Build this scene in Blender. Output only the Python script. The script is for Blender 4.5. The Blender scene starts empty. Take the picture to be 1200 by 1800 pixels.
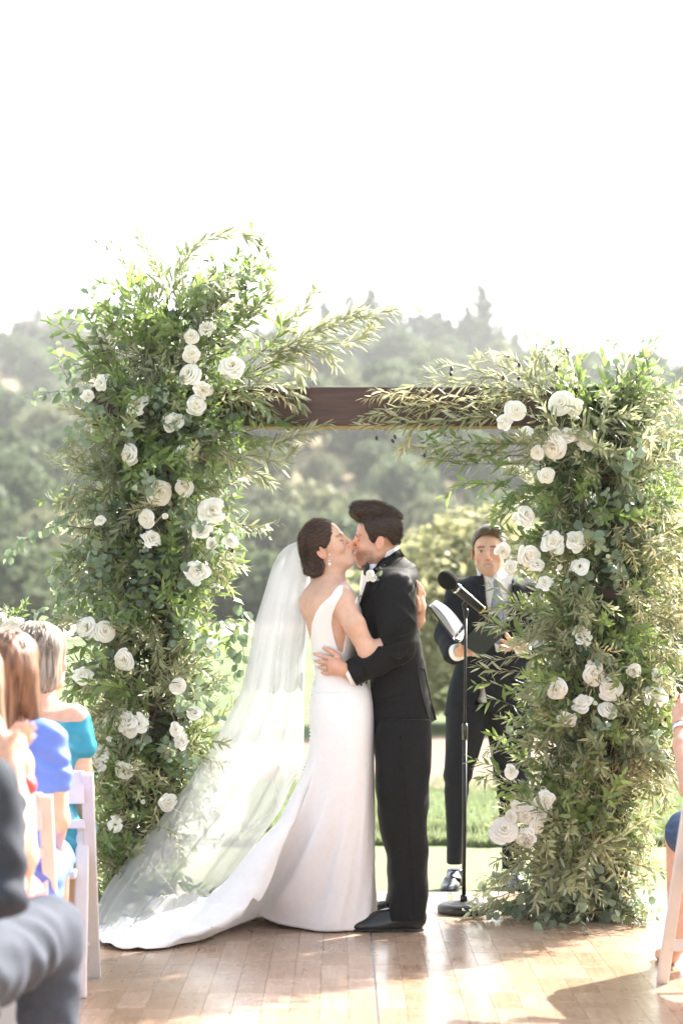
import bpy, math, random
import numpy as np
from mathutils import Vector, Matrix
random.seed(7); np.random.seed(7)
scene = bpy.context.scene
COL = scene.collection
PI = math.pi
R = math.radians

# ------------------------------------------------------------------ camera
FPX = 3708.0            # focal length in photo pixels (1200 wide)
CAMH = 1.34             # camera height
HOR = 1080.0            # horizon row in the photo
cam = bpy.data.cameras.new('camera')
camo = bpy.data.objects.new('camera', cam); COL.objects.link(camo)
camo.location = (0, 0, CAMH); camo.rotation_euler = (PI/2, 0, 0)
cam.sensor_fit = 'HORIZONTAL'; cam.sensor_width = 24.0
cam.lens = FPX/1200*24.0
cam.shift_y = (HOR-900)/1200
cam.clip_start = 0.1; cam.clip_end = 4000
cam.dof.use_dof = True; cam.dof.focus_distance = 9.0; cam.dof.aperture_fstop = 2.4
scene.camera = camo

# ------------------------------------------------------------------ world, sun, exposure
SUN_AZ = math.atan2(0.68, 0.733)      # clockwise from +Y, towards +X
SUN_EL = R(37)
world = bpy.data.worlds.new('World'); scene.world = world; world.use_nodes = True
wn = world.node_tree; wn.nodes.clear()
sky = wn.nodes.new('ShaderNodeTexSky'); sky.sky_type = 'NISHITA'; sky.sun_disc = False
sky.sun_elevation = SUN_EL; sky.sun_rotation = SUN_AZ
sky.air_density = 1.0; sky.dust_density = 3.0; sky.ozone_density = 1.0
bg = wn.nodes.new('ShaderNodeBackground'); bg.inputs['Strength'].default_value = 0.135
wo = wn.nodes.new('ShaderNodeOutputWorld')
hs = wn.nodes.new('ShaderNodeHueSaturation'); hs.inputs['Saturation'].default_value = 0.38
wn.links.new(sky.outputs[0], hs.inputs['Color']); wn.links.new(hs.outputs[0], bg.inputs[0]); wn.links.new(bg.outputs[0], wo.inputs[0])
sl = bpy.data.lights.new('sun', 'SUN'); sl.energy = 5.0; sl.angle = R(0.53); sl.color = (1.0, 0.93, 0.82)
so = bpy.data.objects.new('sun', sl); COL.objects.link(so)
sdir = Vector((math.sin(SUN_AZ)*math.cos(SUN_EL), math.cos(SUN_AZ)*math.cos(SUN_EL), math.sin(SUN_EL)))
so.rotation_euler = sdir.to_track_quat('Z', 'Y').to_euler(); so.location = (20, 20, 40)
vs = scene.view_settings
vs.view_transform = 'Standard'; vs.look = 'None'; vs.gamma = 1.0; vs.use_curve_mapping = False
vs.exposure = 2.15
scene.render.engine = 'CYCLES'
cy = scene.cycles
cy.use_denoising = True
cy.max_bounces = 7; cy.diffuse_bounces = 3; cy.glossy_bounces = 3; cy.transmission_bounces = 5
cy.transparent_max_bounces = 24; cy.volume_bounces = 2
cy.caustics_reflective = False; cy.caustics_refractive = False
cy.sample_clamp_indirect = 6.0

# ------------------------------------------------------------------ helpers
def W(px, py, d):
    return Vector(((px-600)/FPX*d, d, CAMH-(py-HOR)/FPX*d))
WM = {}
def reg(o, M=None):
    COL.objects.link(o); WM[o.name] = M or Matrix.Identity(4); return o
def parent_to(o, p):
    if p is not None:
        o.parent = p; o.matrix_parent_inverse = WM[p.name].inverted()
    return o
def tag(o, label=None, cat=None, group=None, kind=None):
    if label: o['label'] = label
    if cat: o['category'] = cat
    if group: o['group'] = group
    if kind: o['kind'] = kind
    return o
def thing(name, loc, label, cat, group=None):
    o = bpy.data.objects.new(name, None); o.empty_display_size = 0.05
    M = Matrix.Translation(Vector(loc)); o.location = loc
    reg(o, M); return tag(o, label, cat, group)
def mesh(name, V, F, smooth=True, col=None):
    me = bpy.data.meshes.new(name)
    V = np.asarray(V, dtype=np.float32)
    if isinstance(F, np.ndarray) and F.ndim == 2:
        n, k = F.shape
        me.vertices.add(len(V)); me.vertices.foreach_set('co', V.ravel())
        me.loops.add(n*k); me.loops.foreach_set('vertex_index', F.astype(np.int32).ravel())
        me.polygons.add(n); me.polygons.foreach_set('loop_start', np.arange(0, n*k, k, dtype=np.int32))
        me.update(calc_edges=True)
    else:
        me.from_pydata([tuple(v) for v in V], [], [tuple(int(i) for i in f) for f in F]); me.update()
    if smooth: me.polygons.foreach_set('use_smooth', np.ones(len(me.polygons), dtype=bool))
    if col is not None:
        a = me.color_attributes.new('Col', 'FLOAT_COLOR', 'POINT')
        c = np.ones((len(V), 4), dtype=np.float32); c[:, :3] = col
        a.data.foreach_set('color', c.ravel())
    return me
def obj(name, me, mat=None, parent=None, M=None):
    o = bpy.data.objects.new(name, me)
    if mat is not None and len(me.materials) == 0: me.materials.append(mat)
    if M is not None: o.matrix_basis = M
    reg(o, M); parent_to(o, parent); return o
class MB:
    """collects primitive shapes into one mesh"""
    def __init__(s): s.V = []; s.F = []
    def add(s, V, F):
        n = len(s.V); s.V += [tuple(v) for v in V]; s.F += [tuple(i+n for i in f) for f in F]
    def box(s, c, size, M=None, bev=0.0):
        x, y, z = size[0]/2, size[1]/2, size[2]/2
        c = Vector(c); M = M or Matrix.Identity(3)
        if bev <= 0:
            P = [(-x,-y,-z),(x,-y,-z),(x,y,-z),(-x,y,-z),(-x,-y,z),(x,-y,z),(x,y,z),(-x,y,z)]
            s.add([c+M@Vector(p) for p in P], [(0,3,2,1),(4,5,6,7),(0,1,5,4),(1,2,6,5),(2,3,7,6),(3,0,4,7)])
        else:
            import bmesh
            bm = bmesh.new(); bmesh.ops.create_cube(bm, size=1.0)
            for v in bm.verts: v.co = Vector((v.co.x*2*x, v.co.y*2*y, v.co.z*2*z))
            bmesh.ops.bevel(bm, geom=bm.edges[:], offset=bev, segments=2, affect='EDGES', profile=0.5)
            bm.verts.index_update()
            s.add([c+M@v.co for v in bm.verts], [[v.index for v in f.verts] for f in bm.faces]); bm.free()
    def beam(s, a, b, w, t, side=(0,0,1), bev=0.0):
        """a bar of section w x t from a to b"""
        a, b = Vector(a), Vector(b); z = (b-a).normalized(); x = Vector(side).cross(z)
        if x.length < 1e-4: x = Vector((1,0,0)).cross(z)
        x.normalize(); y = z.cross(x)
        s.box((a+b)/2, (w, t, (b-a).length), Matrix((x, y, z)).transposed(), bev)
    def tube(s, pts, r, n=8, cap=True):
        pts = [Vector(p) for p in pts]; k = len(pts)
        rr = r if isinstance(r, (list, tuple)) else [r]*k
        V = []; F = []; up = None
        for i, p in enumerate(pts):
            t = (pts[min(i+1, k-1)]-pts[max(i-1, 0)]).normalized()
            if up is None: up = t.orthogonal().normalized()
            up = (up - t*up.dot(t))
            up = up.normalized() if up.length > 1e-6 else t.orthogonal().normalized()
            q = t.cross(up)
            for j in range(n):
                a = 2*PI*j/n; V.append(p+(up*math.cos(a)+q*math.sin(a))*rr[i])
        for i in range(k-1):
            for j in range(n):
                a = i*n+j; b = i*n+(j+1) % n; F.append((a, b, b+n, a+n))
        if cap: F += [tuple(range(n-1, -1, -1)), tuple(range((k-1)*n, k*n))]
        s.add(V, F)
    def lathe(s, prof, M=None, n=32):
        """profile [(r, z)] spun about z"""
        M = M or Matrix.Identity(4); V = []; F = []
        for r, z in prof:
            for j in range(n):
                a = 2*PI*j/n; V.append(M@Vector((max(r, 1e-4)*math.cos(a), max(r, 1e-4)*math.sin(a), z)))
        for i in range(len(prof)-1):
            for j in range(n):
                a = i*n+j; b = i*n+(j+1) % n; F.append((a, b, b+n, a+n))
        s.add(V, F)
    def ball(s, c, r, n=10, M=None):
        r = r if isinstance(r, (list, tuple)) else (r, r, r); c = Vector(c); M = M or Matrix.Identity(3)
        V = []; F = []
        for i in range(n+1):
            th = PI*i/n
            for j in range(2*n):
                a = PI*j/n; V.append(c+M@Vector((r[0]*math.sin(th)*math.cos(a), r[1]*math.sin(th)*math.sin(a), r[2]*math.cos(th))))
        for i in range(n):
            for j in range(2*n):
                a = i*2*n+j; b = i*2*n+(j+1) % (2*n); F.append((a, a+2*n, b+2*n, b))
        s.add(V, F)
    def build(s, name, mat, parent=None, smooth=True):
        return obj(name, mesh(name, s.V, s.F, smooth), mat, parent)

# ------------------------------------------------------------------ numpy noise
_perm = np.random.RandomState(3).permutation(256)
_perm = np.concatenate([_perm, _perm, _perm])
_rv = np.random.RandomState(4).rand(256).astype(np.float32)*2-1
def vnoise(P):
    P = np.asarray(P, dtype=np.float32); i = np.floor(P).astype(np.int64); f = P-i; u = f*f*(3-2*f); i &= 255
    def h(a, b, c): return _rv[_perm[_perm[_perm[(i[:,0]+a) & 255]+((i[:,1]+b) & 255)]+((i[:,2]+c) & 255)] & 255]
    x, y, z = u[:,0], u[:,1], u[:,2]
    l = lambda a, b, t: a+(b-a)*t
    return l(l(l(h(0,0,0), h(1,0,0), x), l(h(0,1,0), h(1,1,0), x), y), l(l(h(0,0,1), h(1,0,1), x), l(h(0,1,1), h(1,1,1), x), y), z)
def fbm(P, oct=4):
    P = np.asarray(P, dtype=np.float32); s = np.zeros(len(P), dtype=np.float32); a = 0.5
    for _ in range(oct): s += a*vnoise(P); P = P*2.03+17.3; a *= 0.5
    return s
def sstep(a, b, x):
    t = np.clip((x-a)/(b-a), 0, 1); return t*t*(3-2*t)

# ------------------------------------------------------------------ materials
def nmat(name):
    m = bpy.data.materials.new(name); m.use_nodes = True; nt = m.node_tree
    return m, nt, nt.nodes['Principled BSDF'], nt.nodes['Material Output']
def N(nt, t, **kw):
    n = nt.nodes.new(t)
    for k, v in kw.items():
        if k.startswith('_'): n.inputs[k[1:].replace('_', ' ')].default_value = v
        else: setattr(n, k, v)
    return n
def ramp(nt, fac, stops):
    r = nt.nodes.new('ShaderNodeValToRGB'); e = r.color_ramp.elements
    while len(e) < len(stops): e.new(0.5)
    for el, (p, c) in zip(e, stops): el.position = p; el.color = (*c, 1)
    nt.links.new(fac, r.inputs[0]); return r.outputs[0]
def mixc(nt, fac, a, b, mode='MIX'):
    m = nt.nodes.new('ShaderNodeMix'); m.data_type = 'RGBA'; m.blend_type = mode
    for s, v in ((0, fac), (6, a), (7, b)):
        if isinstance(v, (int, float)): m.inputs[s].default_value = v
        elif isinstance(v, tuple): m.inputs[s].default_value = (*v, 1)
        else: nt.links.new(v, m.inputs[s])
    return m.outputs[2]
def pmat(name, c, rough=0.6, var=0.0, vscale=20, bump=0.0, bscale=200, spec=0.5, metal=0.0, sheen=0.0, sss=0.0, stretch=None, vcol=False):
    """plain procedural material: colour with noise variation, fine bump"""
    m, nt, p, out = nmat(name)
    p.inputs['Roughness'].default_value = rough; p.inputs['Metallic'].default_value = metal
    p.inputs['Specular IOR Level'].default_value = spec; p.inputs['Base Color'].default_value = (*c, 1)
    if sheen: p.inputs['Sheen Weight'].default_value = sheen; p.inputs['Sheen Roughness'].default_value = 0.4
    if sss:
        p.inputs['Subsurface Weight'].default_value = sss; p.inputs['Subsurface Scale'].default_value = 0.012
        p.inputs['Subsurface Radius'].default_value = (1.0, 0.35, 0.2)
    tc = N(nt, 'ShaderNodeTexCoord'); vec = tc.outputs['Object']
    if stretch:
        mp = N(nt, 'ShaderNodeMapping'); mp.inputs['Scale'].default_value = stretch
        nt.links.new(vec, mp.inputs[0]); vec = mp.outputs[0]
    base = None
    if vcol:
        base = N(nt, 'ShaderNodeVertexColor', layer_name='Col').outputs[0]
    if var:
        nz = N(nt, 'ShaderNodeTexNoise', _Scale=vscale, _Detail=4.0); nt.links.new(vec, nz.inputs[0])
        lo = tuple(max(0, x*(1-var)) for x in c); hi = tuple(min(1, x*(1+var)) for x in c)
        if vcol:
            g = ramp(nt, nz.outputs[0], [(0.3, (1-var,)*3), (0.7, (1+var*0.5,)*3)])
            base = mixc(nt, 1.0, base, g, 'MULTIPLY')
        else: base = ramp(nt, nz.outputs[0], [(0.3, lo), (0.7, hi)])
    if base is not None: nt.links.new(base, p.inputs['Base Color'])
    if bump:
        nb = N(nt, 'ShaderNodeTexNoise', _Scale=bscale, _Detail=3.0); nt.links.new(vec, nb.inputs[0])
        b = N(nt, 'ShaderNodeBump', _Strength=bump, _Distance=0.004); nt.links.new(nb.outputs[0], b.inputs['Height'])
        nt.links.new(b.outputs[0], p.inputs['Normal'])
    return m
def leafmat(name, c1, c2, under=None, rough=0.45, trans=0.3, tcol=None, spec=0.5):
    """two-sided leaf: colour per leaf (Col.r) and per branch, pale underside, light shining through"""
    m, nt, p, out = nmat(name)
    vc = N(nt, 'ShaderNodeVertexColor', layer_name='Col'); sp = N(nt, 'ShaderNodeSeparateColor'); nt.links.new(vc.outputs[0], sp.inputs[0])
    oi = N(nt, 'ShaderNodeObjectInfo')
    ad = N(nt, 'ShaderNodeMath', operation='MULTIPLY_ADD'); nt.links.new(oi.outputs['Random'], ad.inputs[0])
    ad.inputs[1].default_value = 0.45; hf = N(nt, 'ShaderNodeMath', operation='MULTIPLY'); hf.inputs[1].default_value = 0.55
    nt.links.new(sp.outputs[0], hf.inputs[0]); nt.links.new(hf.outputs[0], ad.inputs[2])
    col = ramp(nt, ad.outputs[0], [(0.1, c1), (0.9, c2)])
    if under:
        ge = N(nt, 'ShaderNodeNewGeometry'); col = mixc(nt, ge.outputs['Backfacing'], col, under)
    # brown/woody where Col.g = 1 (stem)
    col = mixc(nt, sp.outputs[1], col, (0.13, 0.085, 0.05))
    nt.links.new(col, p.inputs['Base Color']); p.inputs['Roughness'].default_value = rough
    p.inputs['Specular IOR Level'].default_value = spec
    tr = N(nt, 'ShaderNodeBsdfTranslucent')
    tc2 = mixc(nt, 0.5, col, tcol or tuple(min(1, x*1.8) for x in c2)); nt.links.new(tc2, tr.inputs[0])
    ms = N(nt, 'ShaderNodeMixShader'); ms.inputs[0].default_value = trans
    nt.links.new(p.outputs[0], ms.inputs[1]); nt.links.new(tr.outputs[0], ms.inputs[2]); nt.links.new(ms.outputs[0], out.inputs[0])
    return m
# ================================================================== THE SETTING
GZ = -0.03
def lawn_z(x, y):
    return GZ + sstep(24, 110, y)*1.0 + sstep(18, 60, y)*0.12*np.sin(x*0.11+1)+0*x
# ---- lawn: one sheet out to the hills and beyond
ys = np.concatenate([np.linspace(-30, 10, 9), np.linspace(11, 40, 60), np.linspace(42, 130, 45), np.linspace(140, 900, 20)])
xs = np.concatenate([np.linspace(-700, -40, 12), np.linspace(-36, 36, 37), np.linspace(40, 700, 12)])
XX, YY = np.meshgrid(xs, ys, indexing='ij')
ZZ = lawn_z(XX, YY)
def gridfaces(n, m):
    i, j = np.meshgrid(np.arange(n-1), np.arange(m-1), indexing='ij'); a = (i*m+j).ravel()
    return np.stack([a, a+m, a+m+1, a+1], 1)
m, nt, p, out = nmat('lawn')
ge = N(nt, 'ShaderNodeNewGeometry'); sx = N(nt, 'ShaderNodeSeparateXYZ'); nt.links.new(ge.outputs['Position'], sx.inputs[0])
n1 = N(nt, 'ShaderNodeTexNoise', _Scale=0.35, _Detail=3.0); nt.links.new(ge.outputs['Position'], n1.inputs[0])
n2 = N(nt, 'ShaderNodeTexNoise', _Scale=60.0, _Detail=4.0); nt.links.new(ge.outputs['Position'], n2.inputs[0])
c1 = ramp(nt, n1.outputs[0], [(0.35, (0.085, 0.125, 0.052)), (0.65, (0.125, 0.165, 0.078))])
c2 = ramp(nt, n2.outputs[0], [(0.3, (0.75, 0.8, 0.7)), (0.7, (1.1, 1.1, 1.0))])
green = mixc(nt, 1.0, c1, c2, 'MULTIPLY')
# closely mown green next to the dance floor is paler
mr = N(nt, 'ShaderNodeMapRange'); nt.links.new(sx.outputs[1], mr.inputs[0])
for k, v in ((1, 12.35), (2, 12.5), (3, 1.0), (4, 0.0)): mr.inputs[k].default_value = v
green = mixc(nt, mr.outputs[0], green, mixc(nt, 1.0, (0.165, 0.190, 0.108), c2, 'MULTIPLY'))
nt.links.new(green, p.inputs['Base Color']); p.inputs['Roughness'].default_value = 0.9; p.inputs['Specular IOR Level'].default_value = 0.15
b = N(nt, 'ShaderNodeBump', _Strength=0.6, _Distance=0.01); nt.links.new(n2.outputs[0], b.inputs['Height']); nt.links.new(b.outputs[0], p.inputs['Normal'])
tag(obj('lawn', mesh('lawn', np.stack([XX.ravel(), YY.ravel(), ZZ.ravel()], 1), gridfaces(len(xs), len(ys))), m), kind='structure')

# ---- bark mulch bed under the yellow tree
mm = pmat('mulch', (0.145, 0.098, 0.066), 0.95, 0.35, 6.0, 0.8, 30)
V = [(1.9, 20.0, 0)]; F = []
for ring, rr in ((1, 0.5), (2, 1.0)):
    for j in range(40):
        a = 2*PI*j/40; k = rr*(1+0.08*math.sin(3*a+1)+0.05*math.sin(7*a))
        V.append((1.9+3.4*k*math.cos(a), 20.0+3.6*k*math.sin(a), 0))
V = [(x, y, float(lawn_z(np.array([x]), np.array([y]))[0])+0.006+(0.05 if i < 41 else 0)) for i, (x, y, z) in enumerate(V)]
for j in range(40):
    F.append((0, 1+j, 1+(j+1) % 40)); F.append((1+j, 41+j, 41+(j+1) % 40, 1+(j+1) % 40))
tag(obj('mulch_bed', mesh('mulch_bed', V, F), mm), kind='structure')
# dry earth strip at the foot of the hill
V = []; F = []
xs2 = np.linspace(-60, 60, 61)
for i, x in enumerate(xs2):
    for k, y in enumerate((70+2*math.sin(x*0.2)+1.2*math.sin(x*0.7), 84, 101)):
        V.append((x, y, float(lawn_z(np.array([x]), np.array([float(y)]))[0])+0.06))
for i in range(60):
    for k in range(2): a = i*3+k; F.append((a, a+3, a+4, a+1))
tag(obj('dirt_path', mesh('dirt_path', V, F), pmat('dry_earth', (0.22, 0.165, 0.11), 0.95, 0.3, 0.7, 0.3, 5)), kind='structure')

# ---- longer grass in two mown-edge strips
def grass_patch(n, x0, x1, yfun, hfun, seed):
    rs = np.random.RandomState(seed)
    x = rs.uniform(x0, x1, n); y = yfun(rs, n, x); h = hfun(rs, n, y)
    z = lawn_z(x, y); a = rs.uniform(0, 2*PI, n); w = 0.004+0.003*rs.rand(n); ln = h*rs.uniform(0.1, 0.7, n); la = rs.uniform(0, 2*PI, n)
    dx, dy = np.cos(a)*w, np.sin(a)*w
    b0 = np.stack([x-dx, y-dy, z], 1); b1 = np.stack([x+dx, y+dy, z], 1)
    mx, my = x+np.cos(la)*ln*0.35, y+np.sin(la)*ln*0.35
    m0 = np.stack([mx-dx*.7, my-dy*.7, z+h*.6], 1); m1 = np.stack([mx+dx*.7, my+dy*.7, z+h*.6], 1)
    t = np.stack([x+np.cos(la)*ln, y+np.sin(la)*ln, z+h], 1)
    V = np.stack([b0, b1, m1, m0, t], 1).reshape(-1, 3); i = np.arange(n)*5
    F = np.concatenate([np.stack([i, i+1, i+2], 1), np.stack([i, i+2, i+3], 1), np.stack([i+3, i+2, i+4], 1)])
    c = np.zeros((n, 5, 3)); c[:, :, 0] = rs.rand(n, 1)
    return V, F, c.reshape(-1, 3)
def gy(rs, n, x):
    k = rs.rand(n); y = np.where(k < 0.35, 12.45+np.abs(rs.randn(n))*0.12, np.where(k < 0.6, 13.25+np.abs(rs.randn(n))*0.15, rs.uniform(12.5, 17.5, n)))
    return y+0.05*np.sin(x*5)+0.03*np.sin(x*13)
V, F, c = grass_patch(42000, -3.2, 3.4, gy, lambda rs, n, y: rs.uniform(0.03, 0.075, n), 5)
gm = leafmat('grass_blades', (0.105, 0.140, 0.060), (0.185, 0.22, 0.11), rough=0.6, trans=0.4)
tag(obj('grass', mesh('grass', V, F, False, c), gm), 'longer rough grass along the edge of the mown green behind the couple', 'grass', kind='stuff')

# ---- hills
def hill_h(x, y):
    ridge = 49.0 - 0.02*(x+20) - 10*sstep(15, 90, x) + 3*sstep(-20, -70, x)
    t = np.clip((y-100)/310, 0, 1.0); prof = 0.75*t+0.25*t*t
    over = np.clip((y-410)/250, 0, 1)
    P = np.stack([x.ravel()*0.02, y.ravel()*0.02, np.zeros(x.size)], 1)
    n = fbm(P, 4).reshape(x.shape)
    return lawn_z(x, np.minimum(y, 110))-0.6+prof*ridge+n*9*np.sin(PI*np.clip(t, 0, 1))*0.9-over*30+n*3*t
hx = np.linspace(-170, 170, 120); hy = np.linspace(99, 640, 170)
XX, YY = np.meshgrid(hx, hy, indexing='ij'); ZZ = hill_h(XX, YY)
m, nt, p, out = nmat('dry_hill')
ge = N(nt, 'ShaderNodeNewGeometry')
n1 = N(nt, 'ShaderNodeTexNoise', _Scale=0.045, _Detail=6.0, _Roughness=0.65); nt.links.new(ge.outputs['Position'], n1.inputs[0])
nt.links.new(ramp(nt, n1.outputs[0], [(0.36, (0.10, 0.10, 0.055)), (0.47, (0.20, 0.165, 0.10)), (0.6, (0.33, 0.26, 0.165))]), p.inputs['Base Color'])
p.inputs['Roughness'].default_value = 0.95; p.inputs['Specular IOR Level'].default_value = 0.1
tag(obj('hill', mesh('hill', np.stack([XX.ravel(), YY.ravel(), ZZ.ravel()], 1), gridfaces(120, 170)), m), kind='structure')

# ---- trees
def crown_mesh(name, seed, n, lobes, q, flat=1.0, cone=False, jit=0.8):
    """leaf clumps spread over and through several lobes; unit crown: radius about 1, from z=0 to about 2*flat"""
    rs = np.random.RandomState(seed); C = []; RR = []
    if cone:
        for i in range(lobes):
            t = (i+0.5)/lobes; a = i*2.4; r = 1.05*(1-t)**0.85*(0.7+0.6*rs.rand())+0.04
            C.append((math.cos(a)*r*0.75, math.sin(a)*r*0.75, 0.15+2.8*t)); RR.append((r*0.75, r*0.75, 0.17))
    else:
        for i in range(lobes):
            a = i*2.4+rs.rand()*0.5; t = (i+0.5)/lobes; rad = 0.62*math.sqrt(1-abs(2*t-0.85)**2) if abs(2*t-0.85) < 1 else 0.1
            C.append((math.cos(a)*rad, math.sin(a)*rad, flat*(0.25+1.45*t))); s = rs.uniform(0.32, 0.5); RR.append((s, s, s*0.8*max(flat, 0.8)))
    C = np.array(C); RR = np.array(RR); k = rs.randint(0, lobes, n)
    d = rs.randn(n, 3); d /= np.linalg.norm(d, axis=1)[:, None]
    rad = rs.uniform(0.55, 1.08, (n, 1))**0.6
    P = C[k]+d*RR[k]*rad
    nn = d+rs.randn(n, 3)*jit; nn /= np.linalg.norm(nn, axis=1)[:, None]
    t1 = np.cross(nn, rs.randn(n, 3)); t1 /= np.linalg.norm(t1, axis=1)[:, None]; t2 = np.cross(nn, t1)
    s = q*rs.uniform(0.5, 1.3, (n, 1))
    V = np.stack([P-t1*s, P+t2*s*0.6+nn*s*0.15, P+t1*s, P-t2*s*0.6+nn*s*0.15], 1).reshape(-1, 3)
    F = np.arange(4*n).reshape(n, 4); c = np.zeros((n, 4, 3)); c[:, :, 0] = (0.5*rs.rand(n, 1)+0.5*rs.rand(lobes)[k][:, None])
    return mesh(name, V, F, False, c.reshape(-1, 3))
def trunk_mesh(name, h, r, limbs, seed, top=None):
    rs = random.Random(seed); b = MB(); top = top or h
    b.tube([(0, 0, -0.3), (0.02*h, 0, h*0.35), (0.0, 0.03*h, h*0.7), (0, 0, top)], [r*1.3, r, r*0.75, r*0.3], 7)
    for i in range(limbs):
        a = i*2.4; z = h*(0.4+0.5*i/max(1, limbs)); l = h*0.4
        b.tube([(0, 0, z), (math.cos(a)*l*0.5, math.sin(a)*l*0.5, z+l*0.35), (math.cos(a)*l, math.sin(a)*l, z+l*0.55)], [r*0.5, r*0.35, r*0.12], 5)
    return mesh(name, b.V, b.F)
bark = pmat('bark', (0.14, 0.11, 0.085), 0.9, 0.3, 8, 0.6, 20)
oakm = leafmat('oak_foliage', (0.034, 0.056, 0.030), (0.105, 0.135, 0.070), rough=0.75, trans=0.3, spec=0.2)
olm = leafmat('pale_foliage', (0.085, 0.105, 0.06), (0.18, 0.19, 0.11), rough=0.75, trans=0.25, spec=0.2)
conm = leafmat('conifer_foliage', (0.035, 0.060, 0.035), (0.075, 0.10, 0.055), rough=0.75, trans=0.15, spec=0.2)
yelm = leafmat('yellow_foliage', (0.20, 0.215, 0.10), (0.44, 0.415, 0.22), rough=0.6, trans=0.4, tcol=(0.55, 0.53, 0.30))
oaks = [crown_mesh('oak_crown', 20+i, 1500, 15, 0.115, 0.78) for i in range(4)]
pales = [crown_mesh('pale_crown', 30+i, 1300, 14, 0.11, 0.85) for i in range(3)]
for me in oaks: me.materials.append(oakm)
for me in pales: me.materials.append(olm)
cons = [crown_mesh('conifer_crown', 40+i, 900, 22, 0.11, cone=True, jit=0.6) for i in range(3)]
for me in cons: me.materials.append(conm)
tr_oak = trunk_mesh('oak_trunk', 1.1, 0.07, 5, 1); tr_con = trunk_mesh('conifer_trunk', 2.6, 0.05, 0, 2, 2.9)
thin = [trunk_mesh('bare_trunk', 3.0, 0.05, 9, 60+i, 3.4) for i in range(3)]
for me in (tr_oak, tr_con): me.materials.append(bark)
ashm = pmat('grey_bark', (0.22, 0.19, 0.165), 0.9, 0.2, 5)
for me in thin: me.materials.append(ashm)
rt = random.Random(11)
def tree(name, x, y, z, s, crown, trunk, label, group, sz=1.0):
    t = thing(name, (x, y, z), label, 'tree', group); rz = rt.random()*6.28
    M = Matrix.Translation((x, y, z))@Matrix.Rotation(rz, 4, 'Z')@Matrix.Diagonal((s, s, s*sz, 1))
    if trunk: obj('trunk', trunk, None, t, M)
    if crown: obj('crown', crown, None, t, M)
    return t
def hz(x, y): return float(hill_h(np.array([float(x)]), np.array([float(y)]))[0])
def where(kind, px, py, s):
    h = 'small' if s < 2.8 else 'mid-sized' if s < 3.8 else 'large'
    v = 'high on the hill' if py < 730 else 'halfway up the hill' if py < 850 else 'low on the hill'
    u = 'left of the taller floral column' if px < 110 else 'behind the taller floral column' if px < 430 else 'left in the arch opening' if px < 560 else 'amid the arch opening' if px < 680 else 'right in the arch opening' if px < 880 else 'behind the fuller floral column' if px < 1180 else 'right of the fuller floral column'
    return f'{h} {kind} {v}, {u}'
n_oak = 0; placed = []
for k in range(4000):
    if n_oak >= 330: break
    y = 108+310*rt.random()**1.15; x = (rt.random()-0.5)*y*0.40
    px = 600+x/y*FPX; z = hz(x, y); py = HOR-(z-CAMH)/y*FPX
    # the dry open slope left of the middle stays mostly bare
    dn = float(fbm(np.array([[x*0.03, y*0.016, 5.0]]), 3)[0])
    if 380 < px < 660 and 755 < py < 905 and rt.random() < 0.55: continue
    if px < 330 and 600 < py < 700 and rt.random() < 0.6: continue
    if dn < -0.12 and rt.random() < 0.75: continue
    if any((x-a)**2+((y-b)*0.5)**2 < (3.0+y*0.004)**2 for a, b in placed): continue
    placed.append((x, y)); n_oak += 1
    s = rt.uniform(2.2, 4.2)*(0.8+y*0.0012)
    if rt.random() < 0.72: tree('oak_tree', x, y, z, s, rt.choice(oaks), tr_oak, where('dark round-crowned oak', px, py, s), 'oak trees on the hillside')
    else: tree('pale_tree', x, y, z, s*0.85, rt.choice(pales), tr_oak, where('pale grey-green bushy tree', px, py, s), 'pale trees on the hillside')
for k in range(75):
    px = rt.choice([rt.uniform(430, 1000), rt.uniform(560, 960), rt.uniform(-30, 1230)]); y = rt.uniform(385, 425); x = (px-600)/FPX*y
    s = rt.uniform(2.6, 4.6)*(1.0 if 480 < px < 980 else 0.7)
    tree('pine_tree', x, y, hz(x, y)-0.3, s, rt.choice(cons), tr_con, ('tall' if s > 3.4 else 'short')+' dark conifer on the hazy ridge line, '+('over the taller column' if px < 430 else 'over the bare beam' if px < 640 else 'over the olive-draped beam end' if px < 900 else 'over the fuller column'), 'conifers along the ridge', rt.uniform(0.85, 1.2))
for px, hpx, lab in ((846, 118, 'tallest dark conifer on the ridge, above the beam to the right of its middle'), (652, 100, 'tall pointed conifer on the ridge just over the olive sprays')):
    y = 395; x = (px-600)/FPX*y; hh = hpx*y/FPX/2.95
    tree('pine_tree', x, y, hz(x, y)-0.3, hh*1.5, cons[0], tr_con, lab, 'conifers along the ridge', 1.0)
for k in range(60):
    px = rt.uniform(-40, 260) if k < 46 else rt.uniform(900, 1100); y = rt.uniform(395, 415); x = (px-600)/FPX*y
    tree('bare_tree', x, y, hz(x, y)-0.2, rt.uniform(1.8, 3.2), None, rt.choice(thin), 'thin bare tree on the hazy ridge line', 'bare trees along the ridge')
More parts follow.
